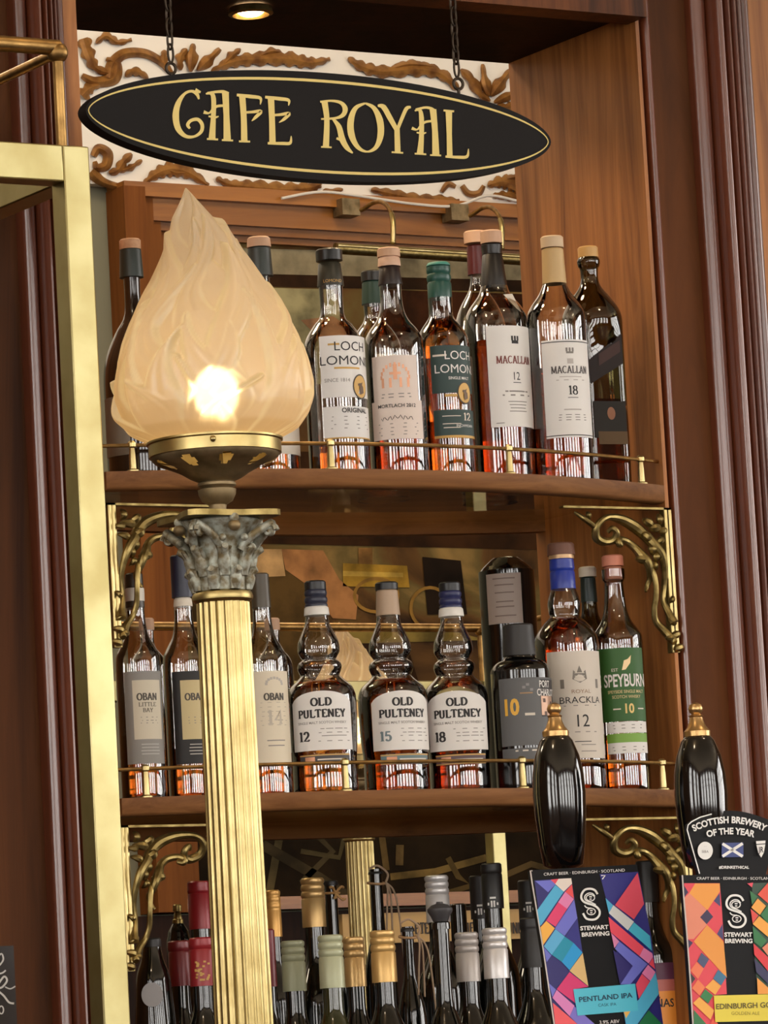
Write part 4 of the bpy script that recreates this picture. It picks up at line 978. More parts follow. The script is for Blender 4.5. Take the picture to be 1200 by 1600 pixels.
wine('black bottle with string tied round its neck, right of the bright gold cap', 637, 1450, 11, 1456, bk, row=1, sh=1520, extra=ribbon(637, 1450), depth=.06)
wine('wine bottle with tall silver cap behind the grey rubber stopper', 682, 1368, 19, 1441, sv, row=2, ribs=RB)
def stop(r, P, s, zz):
    m = MB(); m.lathe([(11 * s, zz(1442)), (15 * s, zz(1432)), (20 * s, zz(1424)), (20 * s, zz(1420)), (13 * s, zz(1414)), (6 * s, zz(1412)), (5 * s, zz(1409))], col(66, 64, 66, .5), 24, (P.x, P.y)); m.build('rubber_stopper', r)
wine('dark wine bottle closed with a grey rubber stopper', 689, 1440, 15, 1452, M['wine'], sh=1560, extra=stop, capname='neck_ring')
wine('wine bottle with dull silver cap, left of the white-silver one', 729, 1457, 19, 1534, col(178, 170, 164, .4, .3), row=1, ribs=RB)
wine('wine bottle with white-silver cap in the front row', 773, 1450, 20, 1529, sv, ribs=RB)
def emblem(v):
    def f(r, P, s, zz):
        m = MB(); w = Wrap(P, 17.4 * s, -34)
        for u, a, b in ((-3, 0, 10), (1, 0, 10), (-8, 3, 7), (6, 3, 7)): patch(m, w, u * s, (u + 2.6) * s, zz(v + b), zz(v + a), WHITE, .0008, 2)
        patch(m, w, -4 * s, 5 * s, zz(v - 3), zz(v - 6), WHITE, .0008, 2); m.build('white_emblem', r)
    return f
wine('tall black-capped wine bottle with white emblem, above the white-silver cap', 768, 1349, 17, 1420, bk, row=2, ribs=(.74, .9, 1), extra=emblem(1408))
wine('black-capped wine bottle with white emblem, just left of the tallest black cap', 748, 1368, 15, 1436, col(34, 26, 24, .5), row=2, extra=emblem(1420), depth=.30)
wine('black-capped wine bottle with small white mark, left of the blue pump clip', 825, 1375, 16, 1440, col(32, 27, 25, .5), row=2, extra=emblem(1416))
wine('black wine bottle with matt collar, partly behind the blue pump clip', 830, 1434, 18, 1512, bk, row=1, ribs=(.7, .9, 1))
wine('dark wine bottle in the back row between the two silver-capped bottles', 716, 1412, 13, 1470, M['wine'], row=2, depth=.29)
wine('wine bottle with dark red collar, close behind the brass column', 414, 1452, 14, 1542, dred, row=1, depth=.12)
def as_label(r, P, s, zz):
    m = MB(); w = Wrap(P, 38.6 * s, -28)
    patch(m, w, -34 * s, 34 * s, zz(1532), zz(1506), col(86, 40, 66, .5)); patch(m, w, -34 * s, 34 * s, zz(1550), zz(1532), col(176, 96, 88, .5)); patch(m, w, -34 * s, 34 * s, zz(1640), zz(1550), col(222, 142, 54, .5))
    write(m, w, 'VIÑAS', 4 * s, zz(1568), 13 * s, INK, bold=.02); m.build('paper_label', r)
bottle('wine_bottle', 'black-capped wine bottle with purple and orange label between the pump clips', 'bottle', 1036, BACKBAR, .083, [(1405, 14), (1440, 16), (1462, 24), (1480, 34), (1500, 38), (1560, 38)], M['wine'], caps=((1345, 1410, 17, 17, bk, 'capsule'),), marks=as_label, group='wine bottles below the shelves')

# ------------------------------------------------------------------ bar counters (below the view) carrying lamp, frame and pumps
PLAMP = deep(336, 705, 4.6)
COUNTER = 1.10
m = MB(); m.box((-4.4, PLAMP.y - .55, COUNTER - .05), (3.5, PLAMP.y + .35, COUNTER), M['mahog']); m.box((-4.3, PLAMP.y - .3, 0), (3.4, PLAMP.y + .25, COUNTER - .05), M['mahog'])
tag(m.build('bar_counter'), 'long mahogany bar counter that carries the brass lamp and the beer pumps', 'bar counter')
FARLAMP = deep(556, 1222, 8.75)
m = MB(); m.box((-2.5, FARLAMP.y - .35, COUNTER - .05), (5.5, FARLAMP.y + .5, COUNTER), M['mahog']); m.box((-2.4, FARLAMP.y - .25, 0), (5.4, FARLAMP.y + .3, COUNTER - .05), M['mahog'])
tag(m.build('bar_counter'), 'mahogany counter on the far side of the island bar', 'bar counter')

# ------------------------------------------------------------------ brass column lamp with frosted flame shade
def shade_mat():
    m, N, L = newmat('frosted_flame_glass'); N.remove(N['Principled BSDF']); out = N['Material Output']
    tr = N.new('ShaderNodeBsdfTranslucent'); tr.inputs['Color'].default_value = (.95, .74, .42, 1)
    df = N.new('ShaderNodeBsdfDiffuse'); df.inputs['Color'].default_value = (.86, .76, .56, 1)
    rf = N.new('ShaderNodeBsdfRefraction'); rf.inputs['IOR'].default_value = 1.06; rf.inputs['Roughness'].default_value = .62; rf.inputs['Color'].default_value = (1, .86, .6, 1)
    gl = N.new('ShaderNodeBsdfGlossy'); gl.inputs['Roughness'].default_value = .35
    an = N.new('ShaderNodeAttribute'); an.attribute_name = 'thin'
    rp = N.new('ShaderNodeValToRGB'); rp.color_ramp.elements[0].color = (.66, .47, .25, 1); rp.color_ramp.elements[1].color = (1, .92, .70, 1)  # paler rim colour stands in for light refracted at the ridges
    L.new(an.outputs['Fac'], rp.inputs['Fac']); L.new(rp.outputs['Color'], tr.inputs['Color'])
    mr = N.new('ShaderNodeMapRange'); mr.inputs['To Min'].default_value = .16; mr.inputs['To Max'].default_value = .45; L.new(an.outputs['Fac'], mr.inputs['Value'])
    a = N.new('ShaderNodeMixShader'); a.inputs[0].default_value = .42; L.new(tr.outputs[0], a.inputs[1]); L.new(df.outputs[0], a.inputs[2])
    b = N.new('ShaderNodeMixShader'); L.new(mr.outputs['Result'], b.inputs[0]); L.new(a.outputs[0], b.inputs[1]); L.new(rf.outputs[0], b.inputs[2])
    c = N.new('ShaderNodeMixShader'); c.inputs[0].default_value = .06; L.new(b.outputs[0], c.inputs[1]); L.new(gl.outputs[0], c.inputs[2])
    L.new(c.outputs[0], out.inputs['Surface']); return m
M['flame'] = shade_mat()
def column_lamp():
    P = PLAMP; s = mpp(P); bx, by = proj(P)
    def zz(py): return P.z + (by - py) * s * 1.0
    C = (P.x, P.y)
    root = thing('column_lamp', 'lit frosted glass flame lamp on a fluted brass column, in front of the shelves', 'lamp', (P.x, P.y, COUNTER))
    # fluted shaft
    m = MB(); R = 43 * s
    fl = lambda a, z: 1 - .075 * abs(math.sin(a * 11)) ** .8
    m.lathe([(R * 1.06, COUNTER + .03), (R * 1.05, zz(1560)), (R * 1.0, zz(1250)), (R * .97, zz(942))], M['brass'], 264, C, squash=fl); m.build('fluted_shaft', root, ang=80)
    m = MB(); m.lathe([(.062, COUNTER), (.062, COUNTER + .012), (.054, COUNTER + .016), (.056, COUNTER + .026), (.044, COUNTER + .034)], M['brass'], 48, C); m.build('plinth', root)
    m = MB(); m.lathe([(R * .98, zz(944)), (47 * s, zz(940)), (48 * s, zz(935)), (46 * s, zz(929)), (41 * s, zz(926))], M['brass'], 48, C); m.build('neck_ring', root)
    # Corinthian capital
    m = MB(); m.lathe([(40 * s, zz(928)), (42 * s, zz(915)), (43 * s, zz(880)), (46 * s, zz(855)), (56 * s, zz(830)), (66 * s, zz(818)), (60 * s, zz(814))], M['verdigris'], 64, C)
    def leaf(a, z0, z1, r0, r1, w, curl):
        pts, rr = [], []
        for i in range(9):
            t = i / 8; r = r0 + (r1 - r0) * t ** 2; z = z0 + (z1 - z0) * t
            if t > .8: r += curl * (t - .8) * 5; z -= (t - .8) * curl * 1.8
            pts.append((C[0] + r * math.cos(a), C[1] + r * math.sin(a), z)); rr.append(w * (.75 + .45 * math.sin(PI * min(1, t * 1.1)) ) * (1 if t < .9 else .75))
        m.sweep(pts, rr, M['verdigris'], 8)
        for k in (-1, 1):
            ax = a + k * .13
            m.sweep([(C[0] + (p[2] * 0 + r0 + (r1 - r0) * (i / 5) ** 2 + .001) * math.cos(ax), C[1] + (r0 + (r1 - r0) * (i / 5) ** 2 + .001) * math.sin(ax), z0 + (z1 - z0) * .92 * i / 5) for i, p in enumerate(pts[:6])], w * .42, M['verdigris'], 6)
    for k in range(8): leaf(2 * PI * k / 8, zz(926), zz(892), 42 * s, 50 * s, 9 * s, 8 * s)
    for k in range(8): leaf(2 * PI * (k + .5) / 8, zz(905), zz(858), 43 * s, 58 * s, 9 * s, 9 * s)
    m.build('capital', root, ang=60)
    m = MB()
    for k in range(4):
        a = PI / 4 + k * PI / 2 - math.radians(8)
        for sg in (-1, 1):
            pts = [(C[0] + (50 + 40 * t) * s * math.cos(a + sg * .45 * (1 - t)), C[1] + (50 + 40 * t) * s * math.sin(a + sg * .45 * (1 - t)), zz(866 - 40 * t ** .7)) for t in [i / 8 for i in range(9)]]
            m.sweep(pts, [7 * s] * 9, M['verdigris'], 8)
        c = Vector((C[0] + 86 * s * math.cos(a), C[1] + 86 * s * math.sin(a), zz(838)))
        tdir = Vector((-math.sin(a), math.cos(a), 0)); odir = Vector((math.cos(a), math.sin(a), 0))
        for sg in (-1, 1):
            sp = [c + tdir * (sg * 4 * s) + (odir * math.cos(t) + Vector((0, 0, 1)) * math.sin(t)) * ((11 - 1.1 * t) * s) for t in [i * .5 for i in range(17)]]
            m.sweep(sp, 3.6 * s, M['verdigris'], 6)
        m.ball(c, 7 * s, M['bronze'], 8)
        a2 = k * PI / 2 - math.radians(8); c2 = Vector((C[0] + 66 * s * math.cos(a2), C[1] + 66 * s * math.sin(a2), zz(830)))
        m.ball(c2, 10 * s, M['bronze'], 8, (1, 1, .9)); m.ball(c2 + Vector((0, 0, 12 * s)), 8 * s, M['verdigris'], 8)
        for q in (-.3, .3): m.ball((C[0] + 62 * s * math.cos(a2 + q), C[1] + 62 * s * math.sin(a2 + q), zz(848)), 6 * s, M['verdigris'], 7)
    m.build('volutes', root, ang=60)
    m = MB(); ab = []
    for k in range(4):
        a = PI / 4 + k * PI / 2 - math.radians(8)
        for t in np.linspace(-.06, .06, 3): ab.append((103 * s, a + t))
        for t in np.linspace(.2, PI / 2 - .2, 9): ab.append(((103 - 33 * math.sin((t - .06) / (PI / 2 - .12) * PI)) * s, a + t))
    m.extrude([(C[0] + r * math.cos(a), C[1] + r * math.sin(a), zz(815)) for r, a in ab], (0, 0, 9 * s), M['brass_dim'])
    m.build('abacus', root, ang=40)
    # turned stem and perforated gallery bowl
    m = MB(); m.lathe([(30 * s, zz(807)), (15 * s, zz(803)), (13 * s, zz(796)), (14 * s, zz(790)), (24 * s, zz(784)), (29 * s, zz(774)), (30 * s, zz(766)), (24 * s, zz(764)), (30 * s, zz(760)), (30 * s, zz(756)), (26 * s, zz(753))], M['bronze'], 48, C); m.build('stem', root)
    seg, rows = 128, 26; V, Fc = [], []
    bowl = [(26, 754), (40, 748), (56, 738), (74, 730), (90, 724), (98, 718), (101, 712)]
    bs = smooth_path([(r, 0, y) for r, y in bowl], 4); rows = len(bs) - 1
    for v in bs:
        for k in range(seg):
            a = 2 * PI * k / seg; V.append((C[0] + v.x * s * math.cos(a), C[1] + v.x * s * math.sin(a), zz(v.z)))
    holes = [2 * PI * (k + .3) / 9 for k in range(9)]
    for i in range(rows):
        for k in range(seg):
            vm = (bs[i].z + bs[i + 1].z) / 2; a = 2 * PI * (k + .5) / seg
            if any(((vm - 726.5) / 7.5) ** 2 + (((a - h + PI) % (2 * PI) - PI) / .115) ** 2 < 1 for h in holes): continue
            Fc.append((i * seg + k, i * seg + (k + 1) % seg, (i + 1) * seg + (k + 1) % seg, (i + 1) * seg + k))
    m = MB(); m.add(V, Fc, M['bronze']); b = m.build('gallery_bowl', root, ang=60)
    m = MB(); m.lathe([(98 * s, zz(713)), (104 * s, zz(712)), (104 * s, zz(694)), (107 * s, zz(692)), (107 * s, zz(689)), (101 * s, zz(688)), (98 * s, zz(692))], M['brass'], 72, C, cap0=False, cap1=False)
    for a in (PI * 1.33, PI * .66, PI * 2): m.ball((C[0] + 106 * s * math.cos(a), C[1] + 106 * s * math.sin(a), zz(700)), 5 * s, M['brass'], 8)
    m.build('gallery_ring', root, ang=40)
    # flame shade
    pr = [(692, 97), (686, 112), (672, 138), (650, 150), (625, 154), (600, 153), (565, 147), (530, 136), (500, 122), (470, 106), (440, 88), (410, 70), (385, 55), (360, 44), (340, 34), (322, 22), (306, 12), (292, 4), (288, 1)]
    pr = [(y, h * 1.0) for y, h in pr]
    nz, nt = 240, 320
    yy = np.linspace(692, 288, nz); hw = np.interp(-yy, [-p[0] for p in pr], [p[1] for p in pr])
    # smooth the outline
    for _ in range(6): hw[1:-1] = (hw[:-2] + 2 * hw[1:-1] + hw[2:]) / 4
    T = (692 - yy) / (692 - 288.0); TH = np.linspace(0, 2 * PI, nt, endpoint=False)
    tt, th = np.meshgrid(T, TH, indexing='ij'); Hh = np.zeros_like(tt)
    rnd = random.Random(11); tongues = []
    for (t0, ln, n, w, amp) in ((-.10, .42, 10, .24, 11), (-.10, .62, 9, .30, 11), (.02, .60, 8, .34, 10), (.16, .56, 7, .40, 10), (.32, .48, 6, .50, 10), (.48, .40, 4, .74, 9), (.62, .34, 3, 1.0, 8)):
        for k in range(n):
            tongues.append((2 * PI * (k + rnd.uniform(-.22, .22) + t0 * 7) / n, t0 + rnd.uniform(-.04, .04), ln * rnd.uniform(.8, 1.2), w * rnd.uniform(.85, 1.2), amp * rnd.uniform(.8, 1.2), rnd.choice((-1, 1)) * rnd.uniform(.15, .5), rnd.uniform(0, 6)))
    for (a0, t0, ln, w, amp, sw, ph) in tongues:
        ss = (tt - t0) / ln
        cen = a0 + sw * np.sin(PI * ss * 1.1 + ph * .1) + .12 * np.sin(6.5 * ss + ph)
        ww = w * (np.clip(1 - ss, 0, 1) ** .55) * (.78 + .34 * np.sin(5.2 * ss + ph)) + 1e-4
        d = np.abs((th - cen + PI) % (2 * PI) - PI) / ww
        ok = (ss > 0) & (ss < 1) & (d < 1)
        dome = amp * (.40 + .80 * np.clip(ss, 0, 1)) * (1 - np.clip(d, 0, 1) ** 4) ** .6 * np.clip(ss * 4, 0, 1)
        # a crease down the middle of the broader tongues
        dome = dome - 2.0 * np.exp(-(d / .16) ** 2) * np.clip(ss * 3, 0, 1) * np.clip((1 - ss) * 3, 0, 1)
        Hh = np.where(ok, np.maximum(Hh, dome), Hh)
    Hh[1:-1] = (Hh[:-2] + 2 * Hh[1:-1] + Hh[2:]) / 4; Hh = (np.roll(Hh, 1, 1) + 2 * Hh + np.roll(Hh, -1, 1)) / 4
    g0, g1 = np.gradient(Hh); thin = np.clip((np.hypot(g0 * 1.2, g1) - .5) / 1.3, 0, 1)     # steep tongue rims; their refracted brightness is put into the colour
    Hh *= np.clip(tt * 8, 0, 1) * np.clip(hw[:, None] / 30, 0, 1)
    swx = -.020 * np.clip(tt - .62, 0, 1) / .38 * 1.0
    Rr = (hw[:, None] + Hh * 1.35 - 6.0 * np.clip(hw[:, None] / 60, 0, 1)) * s
    X = C[0] + Rr * np.cos(th) + swx * np.clip(tt - .6, 0, 1) * 2.2; Y = C[1] + Rr * np.sin(th); Zz = np.array([zz(y) for y in yy])[:, None] + 0 * Rr
    V = np.stack([X, Y, Zz], -1).reshape(-1, 3).tolist()
    Fc = [(i * nt + k, i * nt + (k + 1) % nt, (i + 1) * nt + (k + 1) % nt, (i + 1) * nt + k) for i in range(nz - 1) for k in range(nt)]
    Fc.append(tuple(range((nz - 1) * nt, nz * nt)))
    m = MB(); m.add(V, Fc, M['flame']); fo = m.build('flame_shade', root, ang=180)
    at_ = fo.data.attributes.new('thin', 'FLOAT', 'POINT'); at_.data.foreach_set('value', thin.reshape(-1).astype(np.float32))
    # bulb
    bz = zz(612); m = MB(); m.ball((C[0] + .004, C[1], bz), 33 * s, M['bulb'], 16, (1, 1, 1.15)); m.build('bulb', root)
    m = MB(); m.lathe([(12 * s, zz(735)), (12 * s, zz(650)), (9 * s, bz - 30 * s)], M['brass_dim'], 24, C); m.build('bulb_holder', root)
    return root
LAMP = column_lamp()
far = copy_tree(LAMP)
far['label'] = 'far fluted brass column lamp with a pale glass flame, seen through the shelves'
far.location = (FARLAMP.x, FARLAMP.y, COUNTER)

# ------------------------------------------------------------------ brass framed screens on the counters
def screen(label, P, sg, s, wpx=45):
    """P: top outer corner of the post; sg: +1 the side rail runs away from the viewer, -1 towards"""
    k = s
    x1 = P.x; x0 = x1 - 44 * k * 1.05; y0 = P.y; d = 44 * k; z1 = P.z; ht = 58 * k
    root = thing('brass_screen', label, 'screen frame', (x0, y0, COUNTER), 'brass framed screens on the bar')
    y1 = y0 + sg * d
    def bx(a, b, nm):
        m = MB(); lo = [min(p, q) for p, q in zip(a, b)]; hi = [max(p, q) for p, q in zip(a, b)]
        m.box(lo, hi, M['brass_box']); o = m.build(nm, root)
        bv = o.modifiers.new('edge', 'BEVEL'); bv.width = .0015; bv.segments = 2
        return o
    bx((x0, y0, COUNTER), (x1, y1, z1), 'corner_post')
    bx((x0 - 1.6, y0, z1 - ht), (x0, y1, z1), 'top_rail')
    bx((x0, y1, z1 - ht), (x1, y1 + sg * .9, z1), 'side_rail')
    # rod gallery above
    zr = z1 + 152 * k; xr = x0 + 10 * k; yr = y0 + sg * d * .5; r = 8.5 * k
    m = MB(); m.sweep([(xr, yr, z1), (xr, yr, zr)], r, M['brass_rod'], 16); m.build('gallery_post', root)
    m = MB(); m.ball((xr, yr, zr), 17 * k, M['brass_rod'], 12); m.build('corner_knob', root)
    m = MB(); m.sweep([(xr + 2 * k, yr, zr + 8 * k), (xr - 1.6, yr, zr + 8 * k)], r * 1.5, M['brass_rod'], 16); m.build('gallery_rod', root)
    m = MB(); m.sweep([(xr, yr, zr), (xr, yr + sg * .9, zr)], r, M['brass_rod'], 16); m.build('side_rod', root)
PS = deep(139, 229, 4.55)
screen('brass framed screen with rod gallery at the left, standing on the bar counter', PS, 1, mpp(PS))
PS2 = deep(764, 1066, 8.7)
screen('far brass framed screen glimpsed between the bottles of the lower shelf', PS2, -1, mpp(PS))

# ------------------------------------------------------------------ hanging sign
YS = -.38
def sw(px, py, d=0): return at(px, py, YS + d)
def sign():
    c = sw(497, 198); root = thing('hanging_sign', 'black pointed oval pub sign with gold lettering hung on two chains', 'sign', (c.x, YS, c.z))
    L0, R0 = (134, 172), (861, 222)
    def outline(shrink):
        top, bot = [], []
        ax, ay = R0[0] - L0[0], R0[1] - L0[1]
        n = 48
        for i in range(n + 1):
            t = i / n; t = .5 - .5 * math.cos(PI * t); tt = .5 + (t - .5) * (1 - shrink * .010)
            q = abs(2 * t - 1); h = (84 - shrink * 11) * max(0, (1 - q ** 2.05)) ** (.54 + .02 * shrink)
            # squared-off tips
            h = max(h, 0)
            bxp, byp = L0[0] + ax * tt, L0[1] + ay * tt
            top.append((bxp + .06 * 0, byp - h)); bot.append((bxp, byp + h))
        return top + bot[::-1][1:-1]
    O = outline(0); m = MB(); m.extrude([sw(x, y) for x, y in O], (0, .022, 0), M['blackmatt']); m.build('board', root, ang=30)
    A, B = outline(1.0), outline(1.4); n = len(A); m = MB()
    V = [sw(x, y, -.0008) for x, y in A] + [sw(x, y, -.0008) for x, y in B]
    m.add(V, [(i, (i + 1) % n, (i + 1) % n + n, i + n) for i in range(n)], M['goldpaint']); m.build('gold_border', root)
    m = MB()
    words = {0: MB(), 450: MB()}; KS = [0]
    def st(P, Wd, k, ox):
        pts = smooth_path([(x / k + ox, y / k, 0) for x, y in P], 5) if len(P) > 2 else [Vector((x / k + ox, y / k, 0)) for x, y in P]
        ws = lerp_list(Wd, len(pts)); V, Fc = strip([(p.x, p.y) for p in pts], lambda a, b, t: 1)
        V2 = []; KS[0] += 1; dz = .0008 + .00004 * (KS[0] % 13)
        for i, p in enumerate(pts):
            a, b = pts[max(i - 1, 0)], pts[min(i + 1, len(pts) - 1)]; t = (b - a).normalized(); w = ws[i] / k / 2
            V2 += [sw(p.x - t.y * w, p.y + t.x * w, -dz), sw(p.x + t.y * w, p.y - t.x * w, -dz)]
        words[ox].add(V2, Fc, M['goldpaint'])
    k1 = (2.4, 0); k2 = (2.6667, 450)
    T = 23
    for P, Wd, (k, ox) in (
        # C
        ([(746, 372), (738, 352), (718, 342), (692, 352), (668, 388), (659, 435), (668, 482), (695, 510), (728, 512), (754, 494), (758, 468), (742, 448), (716, 452), (704, 468), (712, 482)], [6, 14, 10, 10, 20, 25, 22, 14, 9, 13, 14, 13, 12, 13, 8], k1),
        ([(732, 338), (752, 346)], [16, 8], k1),
        # A
        ([(772, 352), (792, 350), (801, 372), (800, 440), (795, 520)], [5, 14, 18, 18, 26], k1), ([(778, 349), (815, 344), (838, 344), (858, 350)], [8, 10, 12, 8], k1), ([(845, 346), (849, 430), (852, 524)], [26, 22, 28], k1),
        ([(764, 420), (784, 424), (800, 408), (816, 398), (846, 396)], [14, 7, 9, 10, 9], k1), ([(782, 436), (806, 440), (820, 436)], [6, 9, 4], k1), ([(776, 521), (818, 523)], [7, 7], k1), ([(832, 525), (874, 527)], [7, 7], k1),
        # F
        ([(908, 356), (914, 440), (916, 528)], [24, 22, 24], k1), ([(888, 356), (940, 362), (976, 368), (976, 392)], [10, 14, 12, 3], k1), ([(914, 422), (945, 420), (978, 418), (958, 440), (944, 454)], [8, 10, 14, 12, 2], k1), ([(896, 530), (938, 531)], [7, 7], k1),
        # E
        ([(1016, 366), (1020, 450), (1022, 536)], [24, 22, 24], k1), ([(994, 364), (1046, 370), (1082, 376), (1082, 396)], [10, 14, 12, 3], k1), ([(1020, 432), (1050, 430), (1084, 426), (1066, 446), (1046, 460)], [8, 10, 14, 12, 2], k1), ([(1004, 537), (1060, 538), (1088, 536), (1092, 510)], [9, 12, 12, 3], k1),
        # R
        ([(152, 424), (162, 500), (158, 612)], [26, 22, 26], k2), ([(134, 424), (180, 420), (220, 428), (238, 452), (230, 478), (200, 492), (138, 496)], [8, 9, 14, 22, 18, 10, 7], k2), ([(186, 494), (212, 528), (226, 580), (246, 616), (270, 638)], [8, 22, 26, 20, 5], k2), ([(202, 576), (228, 586)], [10, 10], k2), ([(138, 612), (182, 614)], [7, 7], k2),
        # O
        ([(322, 430), (282, 450), (262, 500), (264, 560), (290, 612), (330, 632), (368, 612), (386, 560), (382, 500), (358, 450), (322, 430)], [7, 18, 27, 28, 18, 7, 18, 27, 28, 18, 7], k2),
        # Y
        ([(374, 440), (398, 446), (424, 490), (452, 540)], [8, 22, 22, 18], k2), ([(512, 446), (494, 452), (476, 490), (456, 540)], [8, 16, 15, 14], k2), ([(454, 530), (457, 634)], [22, 24], k2), ([(432, 634), (480, 637)], [7, 7], k2),
        # A
        ([(528, 462), (548, 458), (556, 490), (556, 570), (550, 640)], [5, 14, 20, 20, 28], k2), ([(532, 456), (572, 448), (596, 452), (616, 462)], [8, 10, 12, 8], k2), ([(604, 456), (612, 540), (616, 646)], [28, 24, 30], k2),
        ([(516, 534), (538, 540), (554, 522), (574, 508), (606, 504)], [14, 7, 9, 10, 9], k2), ([(536, 552), (562, 556), (576, 552)], [6, 9, 4], k2), ([(528, 640), (576, 643)], [7, 7], k2), ([(592, 646), (638, 648)], [7, 7], k2),
        # L
        ([(670, 460), (672, 560), (674, 652)], [28, 22, 24], k2), ([(648, 460), (692, 464)], [8, 8], k2), ([(656, 652), (710, 655), (746, 652), (752, 620)], [9, 13, 13, 3], k2)):
        st(P, Wd, k, ox)
    words[0].build('gold_lettering', root); words[450].build('gold_lettering', root)
    # screw eyes
    for px, py in ((267, 107), (716, 131)):
        q = sw(px, py, .011); m = MB(); r = 8.5 * mpp(q)
        m.sweep([q + Vector((r * math.cos(a), 0, r * math.sin(a))) for a in [2 * PI * i / 20 for i in range(21)]], 2.6 * mpp(q), M['iron'], 8)
        m.sweep([q + Vector((0, 0, -r)), q + Vector((0, 0, -3.2 * r))], 2.6 * mpp(q), M['iron'], 8); m.build('screw_eye', root)
    for (px, py, lab) in ((267, 95, 'dark iron chain holding the end of the sign near the brass frame'), (714, 118, 'dark iron chain holding the end of the sign near the wooden post')):
        q = sw(px, py, .011); s = mpp(q); m = MB(); z = q.z; k = 0; L = 24 * s
        while z < ZS + .40:
            d = Vector((.78, .62, 0)) if k % 2 else Vector((.78, -.62, 0))
            if k % 2 == 0: d = Vector((1, .25, 0)).normalized()
            else: d = Vector((.25, -1, 0)).normalized()
            c = Vector((q.x, q.y, z + L * .5))
            m.sweep([c + d * (5.5 * s * math.cos(a)) + Vector((0, 0, L * .62 * math.sin(a))) for a in [2 * PI * i / 18 for i in range(19)]], 1.9 * s, M['iron'], 6)
            z += L * .86; k += 1
        tag(m.build('hanging_chain', loc=(q.x, q.y, q.z)), lab, 'chain', 'sign chains')
sign()

# ------------------------------------------------------------------ beer pumps with clips
def pump(label, fx, fy, s_rows, zc, clip_label, clip_fn, extra=None):
    P = deep(fx, fy, zc); s = mpp(P); bx, by = proj(P)
    def zz(py): return P.z + (by - py) * s
    C = (P.x, P.y)
    root = thing('beer_pump', label, 'beer pump', (P.x, P.y, COUNTER), 'hand beer pumps on the bar')
    m = MB(); m.lathe([(14 * s, zz(1360)), (31 * s, zz(1352)), (36 * s, zz(1320)), (40 * s, zz(1275)), (41.5 * s, zz(1240)), (40 * s, zz(1210)), (35 * s, zz(1182)), (26 * s, zz(1158)), (20 * s, zz(1150))], M['black'], 56, C); m.build('handle', root, ang=60)
    m = MB(); m.lathe([(20.5 * s, zz(1153)), (21 * s, zz(1143)), (19 * s, zz(1141)), (15 * s, zz(1136)), (11 * s, zz(1126)), (10 * s, zz(1121)), (12 * s, zz(1119)), (9 * s, zz(1117)), (7 * s, zz(1116)), (10.5 * s, zz(1112)), (11.5 * s, zz(1107)), (9 * s, zz(1101)), (3 * s, zz(1098))], M['ferrule'], 40, C); m.build('ferrule', root, ang=40)
    m = MB(); m.lathe([(.034, COUNTER), (.034, COUNTER + .01), (.022, COUNTER + .02), (.02, zz(1500)), (15 * s, zz(1440)), (13 * s, zz(1358))], M['brass'], 40, C); m.build('pump_body', root)
    clip_fn(root, P, s)
class Plane:
    def __init__(s, p0, lean):
        s.p0 = p0; a = math.radians(lean); s.n = Vector((0, -math.cos(a), math.sin(a)))
    def p(s, px, py, k=0): return hit(px, py, s.p0 + s.n * (.00012 * k), s.n)
def board(mb, pl, pts, mat, k=0, thick=.005):
    P = [pl.p(x, y, k) for x, y in pts]; mb.extrude(P, -pl.n * thick, mat)
def clipmaker(off, sc, p0px, depth_add, lean, outline, polys, fn):
    def f(root, P, s):
        y = P.y - depth_add * s
        pl = Plane(at(p0px[0], p0px[1], y), lean)
        X = lambda x, y_: (off[0] + x * sc, off[1] + y_ * sc)
        clip = MB(); board(clip, pl, [X(*q) for q in outline], M['clipblack']); 
        for k, (pts, c) in enumerate(polys):
            clip.poly([pl.p(*X(*q), k=1 + k * .35) for q in pts], col(*c, .45))
        K = 2 + len(polys) * .35
        def line(P2, w, c, up=1):
            V, Fc = strip([X(*q) for q in P2], lambda a, b, t: w * sc); clip.add([pl.p(a, b, K + up) for a, b in V], Fc, c)
        def text(word, x, y_, h, c, sx=1.0, rot=0, bold=.02, up=2, arcr=None):
            V, Fc, wd = sans(word, bold); r = math.radians(rot); out = []
            for a, b, _k in V:
                a, b = a * h * sx, -b * h
                if arcr:
                    an = a / arcr; out.append(X(x + (arcr - b) * math.sin(an), y_ + arcr - (arcr - b) * math.cos(an)))
                else: out.append(X(x + a * math.cos(r) - b * math.sin(r), y_ + a * math.sin(r) + b * math.cos(r)))
            clip.add([pl.p(a, b, K + up) for a, b in out], Fc, c)
        def poly(P2, c, up=1.5): clip.poly([pl.p(*X(*q), k=K + up) for q in P2], c)
        fn(line, text, poly, lambda pts, m, k=0, th=.005: board(clip, pl, [X(*q) for q in pts], m, k, th))
        clip.build('pump_clip', root, ang=30)
    return f
W_ = col(232, 230, 226, .5)
